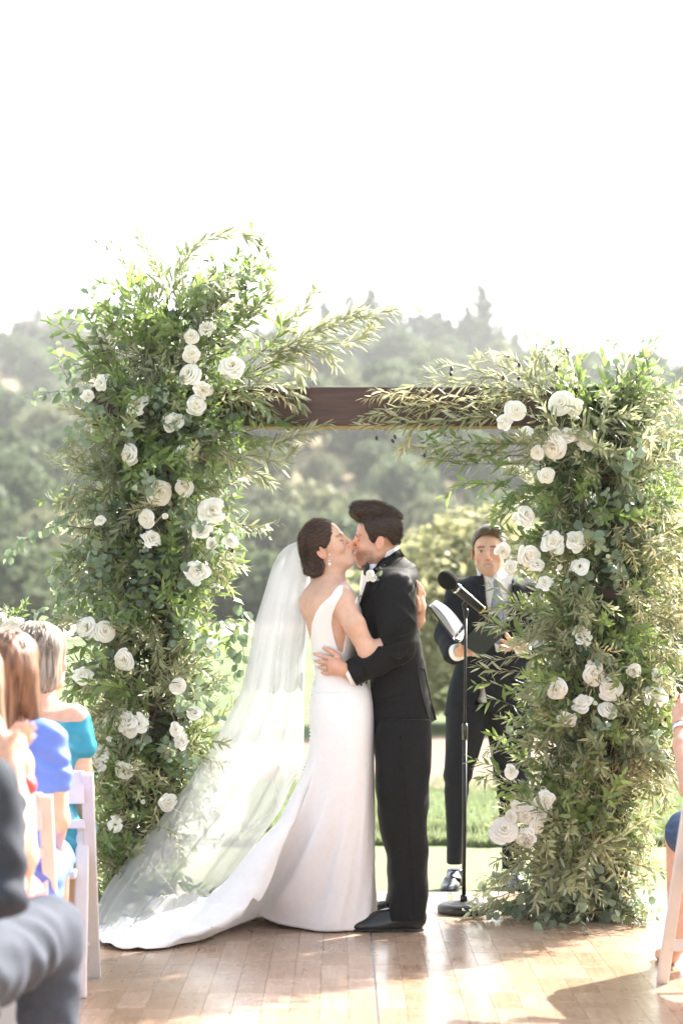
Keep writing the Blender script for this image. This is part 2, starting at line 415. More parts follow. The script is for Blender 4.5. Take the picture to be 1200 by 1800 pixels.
# nearer trees at the edge of the lawn
near = [(-118, 100, 4.3, 'o'), (20, 97, 3.3, 'o'), (105, 103, 3.0, 'p'), (205, 108, 3.6, 'o'), (300, 106, 3.3, 'p'), (395, 100, 2.6, 'p'), (452, 98, 2.9, 'o'), (520, 95, 2.9, 'o'), (592, 104, 2.5, 'o'),
        (655, 106, 3.0, 'o'), (735, 104, 3.4, 'o'), (820, 108, 3.8, 'o'), (905, 102, 3.6, 'o'), (985, 106, 3.8, 'p'), (1075, 100, 3.6, 'o'), (1165, 97, 4.2, 'o'), (1250, 103, 4.0, 'o')]
for px, y, s, k in near:
    x = (px-600)/FPX*y; z = float(lawn_z(np.array([x]), np.array([float(y)]))[0])-0.5
    if k == 'o': tree('oak_tree', x, y, z, s, rt.choice(oaks), tr_oak, where('full dark oak', px, 999, 4).replace('low on the hill', 'beyond the lawn').replace('large ', ''), 'trees at the far edge of the lawn', 0.85)
    else: tree('pale_tree', x, y, z, s, rt.choice(pales), tr_oak, where('full pale green tree', px, 999, 4).replace('low on the hill', 'beyond the lawn').replace('large ', ''), 'trees at the far edge of the lawn', 0.85)
def bush(px, d, topy, s, me, mat, label, nm='bushy_tree'):
    x = (px-600)/FPX*d; z = float(lawn_z(np.array([x]), np.array([float(d)]))[0])
    h = (HOR-topy)/FPX*d+CAMH-z
    t = thing(nm, (x, d, z), label, 'tree')
    M = Matrix.Translation((x, d, z))@Matrix.Diagonal((s, s, h/1.9, 1))
    obj('trunk', tr_oak, None, t, M); me.materials.append(mat); obj('crown', me, None, t, M)
bush(860, 25.5, 885, 1.95, crown_mesh('yellow_crown', 77, 11000, 34, 0.042, 0.95), yelm, 'big yellow-green rounded tree behind the officiant, leaves down to the mulch bed')
bush(1190, 33, 900, 2.3, crown_mesh('olive_crown', 78, 8000, 30, 0.045, 0.95), leafmat('olive_tree_foliage', (0.10, 0.13, 0.05), (0.22, 0.23, 0.09), rough=0.6, trans=0.35), 'olive green tree behind the right-hand floral column')

# ---- dance floor: slab, parquet blocks, aluminium joints
FX0, FX1, FY0, FY1 = -3.447, 3.693, 3.0, 10.14
wdm, nt, p, out = nmat('parquet_wood')
oi = N(nt, 'ShaderNodeObjectInfo'); vc = N(nt, 'ShaderNodeVertexColor', layer_name='Col')
ge = N(nt, 'ShaderNodeNewGeometry'); mp = N(nt, 'ShaderNodeMapping'); mp.inputs['Scale'].default_value = (70, 6, 1)
of = N(nt, 'ShaderNodeVectorMath', operation='MULTIPLY_ADD'); nt.links.new(oi.outputs['Random'], of.inputs[0]); of.inputs[1].default_value = (17, 31, 0); nt.links.new(ge.outputs['Position'], of.inputs[2])
nt.links.new(of.outputs[0], mp.inputs[0])
gr = N(nt, 'ShaderNodeTexNoise', _Scale=1.0, _Detail=5.0, _Distortion=1.2); nt.links.new(mp.outputs[0], gr.inputs[0])
base = ramp(nt, oi.outputs['Random'], [(0.0, (0.33, 0.222, 0.150)), (0.5, (0.385, 0.268, 0.187)), (1.0, (0.45, 0.325, 0.24))])
base = mixc(nt, 1.0, base, ramp(nt, gr.outputs[0], [(0.3, (0.80, 0.74, 0.70)), (0.65, (1.06, 1.05, 1.04))]), 'MULTIPLY')
nt.links.new(base, p.inputs['Base Color']); p.inputs['Specular IOR Level'].default_value = 0.5
n3 = N(nt, 'ShaderNodeTexNoise', _Scale=3.0, _Detail=5.0); nt.links.new(ge.outputs['Position'], n3.inputs[0])
rr = N(nt, 'ShaderNodeMapRange'); nt.links.new(n3.outputs[0], rr.inputs[0])
for k, v in ((1, 0.3), (2, 0.7), (3, 0.20), (4, 0.34)): rr.inputs[k].default_value = v
nt.links.new(rr.outputs[0], p.inputs['Roughness'])
p.inputs['Coat Weight'].default_value = 0.15; p.inputs['Coat Roughness'].default_value = 0.12
slab = MB(); slab.box(((FX0+FX1)/2, (FY0+FY1)/2, -0.017), (FX1-FX0, FY1-FY0, 0.025))
floor = slab.build('dance_floor', pmat('floor_core', (0.22, 0.13, 0.085), 0.6), smooth=False); tag(floor, kind='structure')
BW, BL = 0.0992, 0.2975
seamX = [0.123+1.19*k for k in range(-3, 4)]; seamY = [7.76+1.19*k for k in range(-4, 3)]
pm = MB(); pm.box((0, 0, -0.0025), (BW-0.0010, BL-0.0012, 0.005), bev=0.0006); plank_me = mesh('plank', pm.V, pm.F, False); plank_me.materials.append(wdm)
blocks = []
for i in range(6):
    for j in range(6):
        for a in range(12):
            for b in range(4):
                sx_, sy_ = seamX[i], seamY[j]
                # each strip inside a panel is staggered by a third of a block
                y0 = b*BL; x = sx_+(a+0.5)*BW; y = sy_+y0+BL/2
                blocks.append((x, y))
def vis(x, y):
    px = 600+x/y*FPX; py = HOR+CAMH/y*FPX
    return -20 < px < 1220 and py < 1815
bl = sorted(blocks, key=lambda q: (not vis(*q), q[1]))
rb = random.Random(5); rest = MB()
for k, (x, y) in enumerate(bl):
    M = Matrix.Translation((x, y, rb.uniform(-0.0003, 0.0003)))@Matrix.Rotation(rb.uniform(-0.0012, 0.0012), 4, 'X')@Matrix.Rotation(rb.uniform(-0.0015, 0.0015), 4, 'Y')
    if k < 298: obj('plank', plank_me, None, floor, M)
    else: rest.box((x, y, -0.0025), (BW-0.001, BL-0.0012, 0.005))
tag(rest.build('plank_field', wdm, floor, False), kind='stuff')
alum = pmat('joint_metal', (0.35, 0.36, 0.38), 0.35, metal=1.0)
for x in seamX[1:-1]:
    b_ = MB(); b_.box((x, (FY0+FY1)/2, -0.0015), (0.007, FY1-FY0-0.02, 0.0042)); b_.build('panel_joint', alum, floor, False)
for y in seamY[1:-1]:
    b_ = MB(); b_.box(((FX0+FX1)/2, y, -0.0022), (FX1-FX0-0.02, 0.004, 0.0042)); b_.build('panel_joint', alum, floor, False)
b_ = MB(); b_.box(((FX0+FX1)/2, FY1+0.0225, -0.012), (FX1-FX0, 0.045, 0.022), bev=0.004); b_.build('edge_trim', pmat('edge_trim', (0.62, 0.56, 0.50), 0.4), floor, False)

# ---- haze
hm = bpy.data.materials.new('haze_air'); hm.use_nodes = True; hn = hm.node_tree; hn.nodes.clear()
pv = hn.nodes.new('ShaderNodeVolumePrincipled'); pv.inputs['Color'].default_value = (0.93, 0.96, 1.0, 1); pv.inputs['Density'].default_value = 0.00033; pv.inputs['Anisotropy'].default_value = 0.25
ho = hn.nodes.new('ShaderNodeOutputMaterial'); hn.links.new(pv.outputs[0], ho.inputs['Volume'])
hb = MB(); hb.box((0, 330, 41), (420, 700, 88)); tag(hb.build('haze', hm, None, False), 'pale summer haze over lawn and hills', 'haze', kind='stuff')

# ================================================================== THE ARCH
AD = 9.35
wood = pmat('dark_stained_wood', (0.060, 0.026, 0.020), 0.5, 0.35, 5, 0.35, 60, stretch=(1.2, 12, 12))
arch = thing('wedding_arch', (0.2, AD, 0), 'dark brown wooden arch with a deep horizontal beam, mostly hidden by flowers', 'arch')
zt, zb = W(0, 683, AD).z, W(0, 748, AD-0.07).z
b_ = MB(); b_.box((0.12, AD, (zt+zb)/2), (2.44, 0.14, zt-zb), bev=0.004); b_.build('beam', wood, arch, False)
edgem = pmat('raw_wood_edge', (0.30, 0.20, 0.09), 0.7, 0.2, 30)
b_ = MB(); b_.box((0.12, AD, zb-0.0025), (2.43, 0.130, 0.004)); b_.build('beam_edge', edgem, arch, False)
for px in (286, 1077):
    x = (px-600)/FPX*AD
    b_ = MB(); b_.box((x, AD, zb/2-0.003), (0.115, 0.115, zb-0.006), bev=0.004); b_.build('post', wood, arch, False)
    b_ = MB(); b_.box((x, AD, 0.012), (0.17, 0.17, 0.012), bev=0.003); b_.build('base_plate', pmat('black_steel', (0.03, 0.03, 0.033), 0.45, metal=0.6), arch, False)
for px, w in ((819, 0.012), (1050, 0.05)):
    x = (px-600)/FPX*AD
    b_ = MB(); b_.box((x, AD-0.0725, (zt+zb)/2), (w, 0.004, zt-zb+0.008)); b_.box((x, AD, zt+0.003), (w, 0.148, 0.004)); b_.build('strap', bpy.data.materials['black_steel'], arch, False)
# ================================================================== FOLIAGE AND FLOWERS
olivem = leafmat('olive_leaf', (0.095, 0.118, 0.052), (0.35, 0.37, 0.20), under=(0.38, 0.40, 0.29), rough=0.36, trans=0.34)
ruscm = leafmat('ruscus_leaf', (0.052, 0.105, 0.032), (0.27, 0.36, 0.125), under=(0.17, 0.22, 0.10), rough=0.28, trans=0.40, tcol=(0.38, 0.52, 0.12))
eucm = leafmat('eucalyptus_leaf', (0.10, 0.155, 0.105), (0.30, 0.37, 0.265), under=(0.24, 0.30, 0.21), rough=0.4, trans=0.36, tcol=(0.42, 0.55, 0.28))
feathm = leafmat('feathery_leaf', (0.12, 0.15, 0.085), (0.24, 0.265, 0.16), rough=0.55, trans=0.3)
goldm = leafmat('dry_sunlit_olive_leaf', (0.17, 0.165, 0.065), (0.52, 0.49, 0.29), under=(0.5, 0.47, 0.32), rough=0.4, trans=0.4)  # pale yellowish colour carries the look of sun shining through the leaves
brownm = leafmat('brown_leaf', (0.20, 0.13, 0.07), (0.34, 0.28, 0.13), rough=0.5, trans=0.4)
KIND = {  # leaf length, width, leaves per metre of stem, droop, splay angle, material, outline (t, half-width)
 'olive': dict(L=0.068, w=0.0140, n=84, droop=0.25, ang=0.62, mat=olivem, prof=((.32, 1.0), (.70, .75))),
 'dry': dict(L=0.060, w=0.0105, n=84, droop=0.55, ang=0.7, mat=goldm, prof=((.32, 1.0), (.70, .7))),  # olive leaf with backlight put into its colour
 'ruscus': dict(L=0.082, w=0.0255, n=54, droop=0.15, ang=0.75, mat=ruscm, prof=((.30, 1.0), (.66, .72))),
 'eucalyptus': dict(L=0.054, w=0.043, n=42, droop=0.7, ang=1.0, mat=eucm, prof=((.30, .96), (.72, .92))),
 'feather': dict(L=0.042, w=0.0026, n=300, droop=0.6, ang=0.6, mat=feathm, prof=((.3, 1.0), (.7, .8))),
 'brown': dict(L=0.040, w=0.030, n=40, droop=0.8, ang=1.0, mat=brownm, prof=((.30, .96), (.72, .9))),
}
BR = {'olive': 'olive_branch', 'dry': 'dry_sunlit_olive_branch', 'ruscus': 'ruscus_branch', 'eucalyptus': 'eucalyptus_branch', 'feather': 'feathery_branch', 'brown': 'brown_eucalyptus_branch'}
def bez(pts, n):
    """smooth curve through the points"""
    P = [Vector(p) for p in pts]
    if len(P) == 2: P = [P[0], (P[0]+P[1])/2+Vector((0, 0, 0.04*(P[1]-P[0]).length)), P[1]]
    P = [P[0]*2-P[1]]+P+[P[-1]*2-P[-2]]; out = []
    seg = len(P)-3
    for i in range(n):
        u = i/(n-1)*seg; k = min(int(u), seg-1); t = u-k; a, b, c, d = P[k:k+4]
        out.append(0.5*((2*b)+(c-a)*t+(2*a-5*b+4*c-d)*t*t+(3*b-a-3*c+d)*t*t*t))
    return out
def leaf_geo(base, dirv, up, L, w, prof, rs):
    """one folded, slightly curling blade"""
    side = dirv.cross(up); side = side.normalized() if side.length > 1e-5 else dirv.orthogonal().normalized()
    nrm = side.cross(dirv).normalized(); curl = rs.uniform(-0.15, 0.28)*L; fold = rs.uniform(0.1, 0.45)
    def pt(t, h): return base+dirv*(L*t)-nrm*(curl*t*t)+side*h+nrm*(abs(h)*fold)
    (t1, h1), (t2, h2) = prof; h1 *= w/2; h2 *= w/2
    return [pt(0.0, 0), pt(t1, h1), pt(t1, -h1), pt(t1, 0), pt(t2, h2), pt(t2, -h2), pt(t2, 0), pt(1, 0)]
LF = [(0, 1, 3), (0, 3, 2), (1, 4, 6, 3), (3, 6, 5, 2), (4, 7, 6), (6, 7, 5)]
def branch_mesh(pts, kind, seed, dens=1.0, scale=1.0, bare=0.12, stem=0.0022):
    k = KIND[kind]; rs = random.Random(seed); C = bez(pts, 18)
    L = sum((C[i+1]-C[i]).length for i in range(17)); n = max(4, int(L*k['n']*dens))
    b = MB(); b.tube(C, [stem*(1.15-0.9*i/17) for i in range(18)], 4)
    col = [(0.5, 1.0, 0)]*len(b.V); ph = rs.random()*6.28
    for i in range(n+1):
        s = bare+(1-bare)*i/n; u = min(s, 0.9999)*17; q = int(u); f = u-q
        p = C[q].lerp(C[q+1], f); t = (C[q+1]-C[q]).normalized()
        o = t.orthogonal().normalized(); o2 = t.cross(o)
        az = ph+(i % 2)*PI+(i//2)*1.45+rs.uniform(-0.5, 0.5)
        out = o*math.cos(az)+o2*math.sin(az)
        an = k['ang']*rs.uniform(0.6, 1.35)*(0.35 if i == n else 1)
        d = (t*math.cos(an)+out*math.sin(an)+Vector((0, 0, -k['droop']*rs.uniform(0.2, 1.2)))).normalized()
        upv = (Vector((0, 0, 1))*0.8+out*-0.2+Vector((rs.uniform(-1, 1), rs.uniform(-1, 1), rs.uniform(-1, 1)))*0.7).normalized()
        if kind in ('eucalyptus', 'brown'): upv = Vector((rs.uniform(-1, 1), rs.uniform(-1.6, 0.4), rs.uniform(-0.5, 1))).normalized()
        sz = scale*rs.uniform(0.65, 1.15)*(1-0.35*max(0, s-0.6)/0.4)
        g = leaf_geo(p+out*0.002, d, upv, k['L']*sz, k['w']*sz, k['prof'], rs)
        r = rs.random(); b.add(g, LF); col += [(r, 0, 0)]*8
    me = mesh(BR[kind], b.V, b.F, True, np.array(col)); me.materials.append(k['mat']); return me
# a small library of branches along +Z
LIB = {}
def joined(kind, parts):
    V = []; F = []; C = []
    for me in parts:
        n = len(V); co = np.zeros(len(me.vertices)*3); me.vertices.foreach_get('co', co); cl = np.zeros(len(me.vertices)*4); me.color_attributes['Col'].data.foreach_get('color', cl)
        V += list(co.reshape(-1, 3)); C += list(cl.reshape(-1, 4)[:, :3]); F += [tuple(i+n for i in p.vertices) for p in me.polygons]
    me = mesh(BR[kind], V, F, True, np.array(C)); me.materials.append(KIND[kind]['mat']); return me
for kind, n_, ln, tw in (('olive', 8, 0.42, 2), ('dry', 4, 0.38, 2), ('ruscus', 8, 0.40, 1), ('eucalyptus', 7, 0.36, 1), ('feather', 4, 0.34, 2)):
    LIB[kind] = []
    for i in range(n_):
        r_ = random.Random(i*13+len(kind)); a = i*2.1; c = r_.uniform(0.05, 0.16)
        stem_ = [Vector((0, 0, 0)), Vector((c*0.3*math.cos(a), c*0.3*math.sin(a), ln*0.4)), Vector((c*math.cos(a), c*math.sin(a), ln*0.75)), Vector((c*1.9*math.cos(a), c*1.9*math.sin(a), ln*0.95))]
        parts = [branch_mesh(stem_, kind, i*7+len(kind))]
        for k in range(tw):
            u = 0.18+0.2*k+r_.uniform(0, 0.1); p0 = stem_[0].lerp(stem_[2], u); az = r_.uniform(0, 6.28); q = Vector((math.cos(az), math.sin(az), 1.1)).normalized(); l2 = ln*r_.uniform(0.4, 0.6)
            parts.append(branch_mesh([p0, p0+q*l2*0.5, p0+q*l2+Vector((0, 0, 0.04))], kind, i*7+k+90, stem=0.0015))
        LIB[kind].append(joined(kind, parts))
def place_branch(col, kind, p, d, roll, s):
    M = Matrix.Translation(p)@Vector(d).to_track_quat('Z', 'Y').to_matrix().to_4x4()@Matrix.Rotation(roll, 4, 'Z')@Matrix.Diagonal((s, s, s, 1))
    return obj(BR[kind], random.choice(LIB[kind]), None, col, M)

# ---- roses
petalm, nt, p, out = nmat('white_petal')
vc = N(nt, 'ShaderNodeVertexColor', layer_name='Col'); nt.links.new(vc.outputs[0], p.inputs['Base Color'])
p.inputs['Roughness'].default_value = 0.55; p.inputs['Specular IOR Level'].default_value = 0.25
tr = N(nt, 'ShaderNodeBsdfTranslucent'); nt.links.new(vc.outputs[0], tr.inputs[0])
ms = N(nt, 'ShaderNodeMixShader'); ms.inputs[0].default_value = 0.34
nt.links.new(p.outputs[0], ms.inputs[1]); nt.links.new(tr.outputs[0], ms.inputs[2]); nt.links.new(ms.outputs[0], out.inputs[0])
def rose_mesh(seed, n=18, openn=1.0, eye=False, bud=False):
    """unit rose facing +Z, radius about 1: cupped petals spiralling out from a tight heart"""
    rs = random.Random(seed); V = []; F = []; C = []
    NA, NB = 9, 8; ruf = 1.0+2.2*(seed % 3)
    for i in range(n):
        f = i/(n-1); th = i*2.39996+rs.uniform(-0.3, 0.3)
        R1 = (0.16+0.84*f**0.9)*openn*rs.uniform(0.94, 1.04); zr = (0.78-0.60*f**1.5)*(1.0 if not bud else 1.8)+rs.uniform(-0.03, 0.03); w = (1.5-0.55*f)
        lean = 0.16+0.16*f; lip = (0.05+0.10*f)*rs.uniform(0.6, 1.4)
        if eye: R1 = (0.55+0.5*f)*openn; zr = 0.40-0.22*f; w = 0.95; lean = 0.45; lip = 0.06
        wav = rs.uniform(0, 6.28); heart = (1-f)**1.3
        cc = Vector((0.93, 0.925, 0.90)).lerp(Vector((0.92, 0.88, 0.77)), 0.7*heart if not eye else 0)
        # profile from the base up to the rolled lip
        pr = [(0.03, 0.0), (max(0.04, R1-lean-0.10)*0.75, zr*0.30), (max(0.05, R1-lean-0.03), zr*0.62), (max(0.06, R1-lean*0.62), zr*0.84), (R1-lean*0.25, zr*0.97), (R1, zr), (R1+lip*0.6, zr-lip*0.25), (R1+lip*0.85, zr-lip*0.8)]
        base = len(V)
        for a in range(NA):
            s = -1+2*a/(NA-1); lim = 1-0.06*s*s-0.24*s**6
            for b in range(NB):
                u = b*lim; k = min(int(u), NB-2); t = u-k; rad = pr[k][0]*(1-t)+pr[k+1][0]*t; z = pr[k][1]*(1-t)+pr[k+1][1]*t; tt = b/(NB-1)
                rad += ruf*0.025*math.sin(3.0*s+wav)*tt; z += ruf*0.03*math.sin(4*s+wav*2)*tt
                ang = th+s*w*(0.7+0.3*min(1, tt*1.6))
                V.append((rad*math.cos(ang), rad*math.sin(ang), z))
                C.append((cc.x, cc.y, cc.z*(0.9+0.1*tt)))
        for a in range(NA-1):
            for b in range(NB-1): q = base+a*NB+b; F.append((q, q+NB, q+NB+1, q+1))
    b = MB()
    if eye:
        for i in range(14):
            a = i*2.4; r = 0.05+0.1*(i/14); b.tube([(r*.4*math.cos(a), r*.4*math.sin(a), 0.05), (r*math.cos(a), r*math.sin(a), 0.36)], [0.014, 0.03], 5)
        C2 = [(0.55, 0.42, 0.05)]*len(b.V)
    else: C2 = []
    b.tube([(0, 0, 0.12), (0, 0, 0.0), (0, 0, -0.14), (0.05, 0, -0.9)], [0.2, 0.28, 0.12, 0.05], 7); C2 += [(0.12, 0.2, 0.06)]*(len(b.V)-len(C2))
    base = len(V); V += b.V; F += [tuple(i+base for i in f) for f in b.F]; C += C2
    me = mesh('rose', V, F, True, np.array(C)); me.materials.append(petalm); return me
ROSE = [rose_mesh(100+i, 18, 1.0) for i in range(5)]; RBUD = [rose_mesh(120+i, 14, 0.55, bud=True) for i in range(2)]; REYE = [rose_mesh(130+i, 11, 1.0, eye=True) for i in range(2)]
rq = random.Random(21)
def rose(col, px, py, dia, d, kind='r', face=None):
    p = W(px, py, d); r = dia/2/FPX*d*1.08
    lean = face or (rq.uniform(-0.8, 0.8), -1.0, rq.uniform(-0.45, 0.8))
    me = rq.choice({'r': ROSE, 'b': RBUD, 'e': REYE}[kind])
    p = p+Vector(lean).normalized()*(-0.45*r)
    M = Matrix.Translation(p)@Vector(lean).to_track_quat('Z', 'Y').to_matrix().to_4x4()@Matrix.Rotation(rq.random()*6.28, 4, 'Z')@Matrix.Diagonal((r, r, r, 1))
    return obj({'r': 'rose', 'b': 'flower_bud', 'e': 'lisianthus_flower'}[kind], me, None, col, M)

# ---- the two floral columns
lab_l = 'tall floral column of white roses, olive, ruscus and silver-dollar eucalyptus covering the arch post beside the bride'
colL = thing('floral_column', W(262, 1640, AD), 'taller floral column of white roses and greenery on the arch post behind the veil', 'flower arrangement', 'floral columns of the arch')
colR = thing('floral_column', W(1015, 1625, AD), 'lower fuller floral column of white roses and olive branches hiding half the officiant', 'flower arrangement', 'floral columns of the arch')
def interp(tab, y):
    ys_ = [t[0] for t in tab]; return np.interp(y, ys_, [t[1] for t in tab]), np.interp(y, ys_, [t[2] for t in tab])
PROF_L = [(505, 235, 430), (560, 195, 440), (620, 170, 450), (690, 140, 435), (760, 125, 425), (850, 125, 405), (950, 115, 405), (1050, 120, 400), (1150, 130, 400), (1250, 140, 385), (1350, 150, 360), (1450, 155, 325), (1540, 170, 300), (1640, 190, 300)]
PROF_R = [(655, 860, 1190), (720, 850, 1215), (800, 880, 1215), (880, 895, 1215), (960, 915, 1215), (1050, 915, 1215), (1120, 920, 1200), (1200, 920, 1190), (1290, 915, 1180), (1380, 905, 1165), (1450, 905, 1140), (1530, 895, 1130), (1590, 880, 1145), (1625, 880, 1140)]
def fill(col, prof, n, kinds, seed, y0, y1, updir, lightside):
    rs = random.Random(seed)
    for i in range(n):
        y = y0+(y1-y0)*rs.random(); l, r = interp(prof, y); c = (l+r)/2; hw = (r-l)/2
        u = rs.triangular(-1, 1, 0)*0.55; th = rs.uniform(0, 2*PI)
        kind = kinds(rs, y, u)
        ln = 0.36
        # root near the core, tip near the silhouette
        dep = AD+rs.uniform(-0.20, 0.12)
        root = W(c+u*hw*0.8, y, dep)
        az = rs.uniform(-PI, PI); out = Vector((math.sin(az)*1.0, -abs(math.cos(az))*0.95 if rs.random() < 0.72 else abs(math.cos(az))*0.9, 0))
        if abs(u) > 0.2: out.x = abs(out.x)*(1 if u > 0 else -1)
        up = updir(rs, y)
        d = (out+Vector((0, 0, up))).normalized()
        hwm = hw/FPX*AD; s = rs.uniform(0.75, 1.1)
        # keep the tip inside the outline
        room = hwm-abs((root.x-(c-600)/FPX*AD))*(1 if root.x*0 == 0 else 1)
        reach = abs(d.x)*ln*s
        lim = (hwm*1.04-(root.x-(c-600)/FPX*AD)*(1 if d.x > 0 else -1))
        if reach > lim: s *= max(0.45, lim/reach)
        if kind == 'feather': d = (d+Vector((0, 0, -0.9))).normalized()
        place_branch(col, kind, root, d, rs.random()*6.28, s)
def kinds_l(rs, y, u):
    q = rs.random()
    if y < 700: return 'ruscus' if q < .55 else 'olive' if q < .75 else 'eucalyptus' if q < .93 else 'feather'
    if y < 900: return 'feather' if q < .2 and u < 0.3 else 'olive' if q < .42 else 'ruscus' if q < .62 else 'eucalyptus' if q < .93 else 'dry'
    if y < 1120: return ('eucalyptus' if q < (.75 if u < 0 else .25) else 'ruscus' if q < .75 else 'olive' if q < .95 else 'dry')
    if y < 1300: return 'olive' if q < .5 else 'ruscus' if q < .72 else 'eucalyptus' if q < .9 else 'dry'
    return 'ruscus' if q < .58 else 'olive' if q < .85 else 'eucalyptus' if q < .93 else 'dry'
def kinds_r(rs, y, u):
    q = rs.random()
    if u > 0.25: return 'dry' if q < .5 else 'olive' if q < .68 else 'ruscus' if q < .85 else 'eucalyptus'  # sunward flank: half the branches take the painted backlit leaf colour
    if y < 850: return 'olive' if q < .48 else 'ruscus' if q < .76 else 'eucalyptus' if q < .88 else 'feather'
    if y < 1250: return 'ruscus' if q < .38 else 'olive' if q < .74 else 'eucalyptus' if q < .9 else 'dry'
    if y < 1530: return 'olive' if q < .5 else 'dry' if q < .7 else 'ruscus' if q < .93 else 'eucalyptus'
    return 'eucalyptus' if q < .75 else 'olive' if q < .87 else 'dry'
updL = lambda rs, y: rs.uniform(0.1, 1.3) if y < 720 else rs.uniform(-0.9, 0.7)
updR = lambda rs, y: rs.uniform(-0.1, 0.9) if y < 760 else (rs.uniform(-0.9, 0.6) if y < 1530 else rs.uniform(-0.5, 0.1))
fill(colL, PROF_L, 400, kinds_l, 31, 540, 1625, updL, 1)
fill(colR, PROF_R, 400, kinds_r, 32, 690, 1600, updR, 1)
# greenery bound over the beam ends, and long loose sprays breaking the outlines
rs = random.Random(41)
for i in range(46):
    p_ = W(rs.uniform(215, 395), rs.uniform(655, 765), AD-rs.uniform(0.09, 0.2)); d_ = Vector((rs.uniform(-0.6, 0.9), -0.7, rs.uniform(-0.8, 0.9))).normalized()
    place_branch(colL, rs.choice(['ruscus', 'ruscus', 'olive', 'eucalyptus']), p_, d_, rs.random()*6.28, rs.uniform(0.5, 0.8))
def loose(col, prof, n, seed, y0, y1, kinds):
    rs = random.Random(seed)
    for i in range(n):
        y = rs.uniform(y0, y1); l, r = interp(prof, y); sd = rs.choice((-1, 1)); sd = 1 if l > 600 and 880 < y < 1480 else sd; c = (l+r)/2; hw = (r-l)/2; k = rs.choice(kinds); up = rs.uniform(-1, 0.8)
        x0 = c+sd*hw*rs.uniform(0.2, 0.55); x1 = c+sd*hw*rs.uniform(1.0, 1.22); h = hw*rs.uniform(0.3, 0.8)*up; da = AD-rs.uniform(0.0, 0.22)
        y1_ = y-h; P = [W(x0, y, da), W((x0+x1)/2+sd*8, y-h*0.75-14, da-0.05), W(x1, min(1600, y1_+rs.uniform(0, 26)), da-0.08)]
        obj(BR[k], branch_mesh(P, k, 2000+seed*100+i, rs.uniform(0.9, 1.2), rs.uniform(0.85, 1.15), 0.1), None, col)
loose(colL, PROF_L, 62, 51, 600, 1500, ['olive', 'olive', 'ruscus', 'eucalyptus', 'dry']); loose(colR, PROF_R, 54, 52, 760, 1560, ['olive', 'dry', 'ruscus', 'olive'])
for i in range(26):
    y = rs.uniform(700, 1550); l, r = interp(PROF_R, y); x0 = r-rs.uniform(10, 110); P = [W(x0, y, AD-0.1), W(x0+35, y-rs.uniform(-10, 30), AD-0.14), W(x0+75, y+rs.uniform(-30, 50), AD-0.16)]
    obj(BR['dry'], branch_mesh(P, 'dry', 2900+i, 1.2, 1.1, 0.1), None, colR)  # right rim brightened by the painted backlit leaf colour
# dense inner greenery packed round the posts, added to block backlight
def core(col, prof, y0, y1, seed, n):
    rs = np.random.RandomState(seed); b = MB(); cc = []; r_ = random.Random(seed)
    for i in range(n):
        y = y0+(y1-y0)*rs.rand(); l, r = interp(prof, y); c = (l+r)/2; hw = (r-l)/2/FPX*AD; a = rs.uniform(0, 2*PI); q = rs.uniform(0.25, 0.58)**1.0
        p = W(c, y, AD+0.02); p = p+Vector((math.cos(a)*hw*q, math.sin(a)*min(0.2, hw*q*0.8), 0))
        d = Vector((rs.randn()+math.cos(a)*0.5, rs.randn()*0.7+math.sin(a)*0.5, rs.randn()*0.8-0.2)).normalized(); u = Vector((rs.randn()*0.5, -1+rs.randn()*0.6, rs.randn()*0.5+0.4)).normalized()
        b.add(leaf_geo(p, d, u, rs.uniform(0.06, 0.095), rs.uniform(0.02, 0.036), KIND['ruscus']['prof'], r_), LF); cc += [(rs.rand()*0.6, 0, 0)]*8
    o = obj('inner_foliage', mesh('inner_foliage', b.V, b.F, True, np.array(cc)), leafmat('shaded_inner_leaf', (0.028, 0.060, 0.020), (0.125, 0.18, 0.065), rough=0.35, trans=0.2) if 'shaded_inner_leaf' not in bpy.data.materials else bpy.data.materials['shaded_inner_leaf'], col)  # leaf colour darkened to paint the shade inside the column
    tag(o, kind='stuff')
core(colL, PROF_L, 560, 1620, 61, 2600); core(colR, PROF_R, 690, 1610, 62, 2600)
# dark stems wrapped round the posts
def wraps(col, px, y0, y1, seed):
    rs = random.Random(seed); x0 = (px-600)/FPX*AD
    for i in range(34):
        y = rs.uniform(y0, y1); a = rs.uniform(0, 6.28); z = W(0, y, AD).z; pts = []
        for k in range(6):
            pts.append((x0+math.cos(a+k*0.25)*(0.09+0.05*rs.random()), AD+math.sin(a+k*0.25)*(0.09+0.05*rs.random()), max(0.02, z-0.12+k*0.09)))
        b = MB(); b.tube(bez(pts, 14), 0.004, 5); b.build('woody_stem', bark, col)
wraps(colL, 286, 760, 1560, 4); wraps(colR, 1040, 760, 1560, 5)

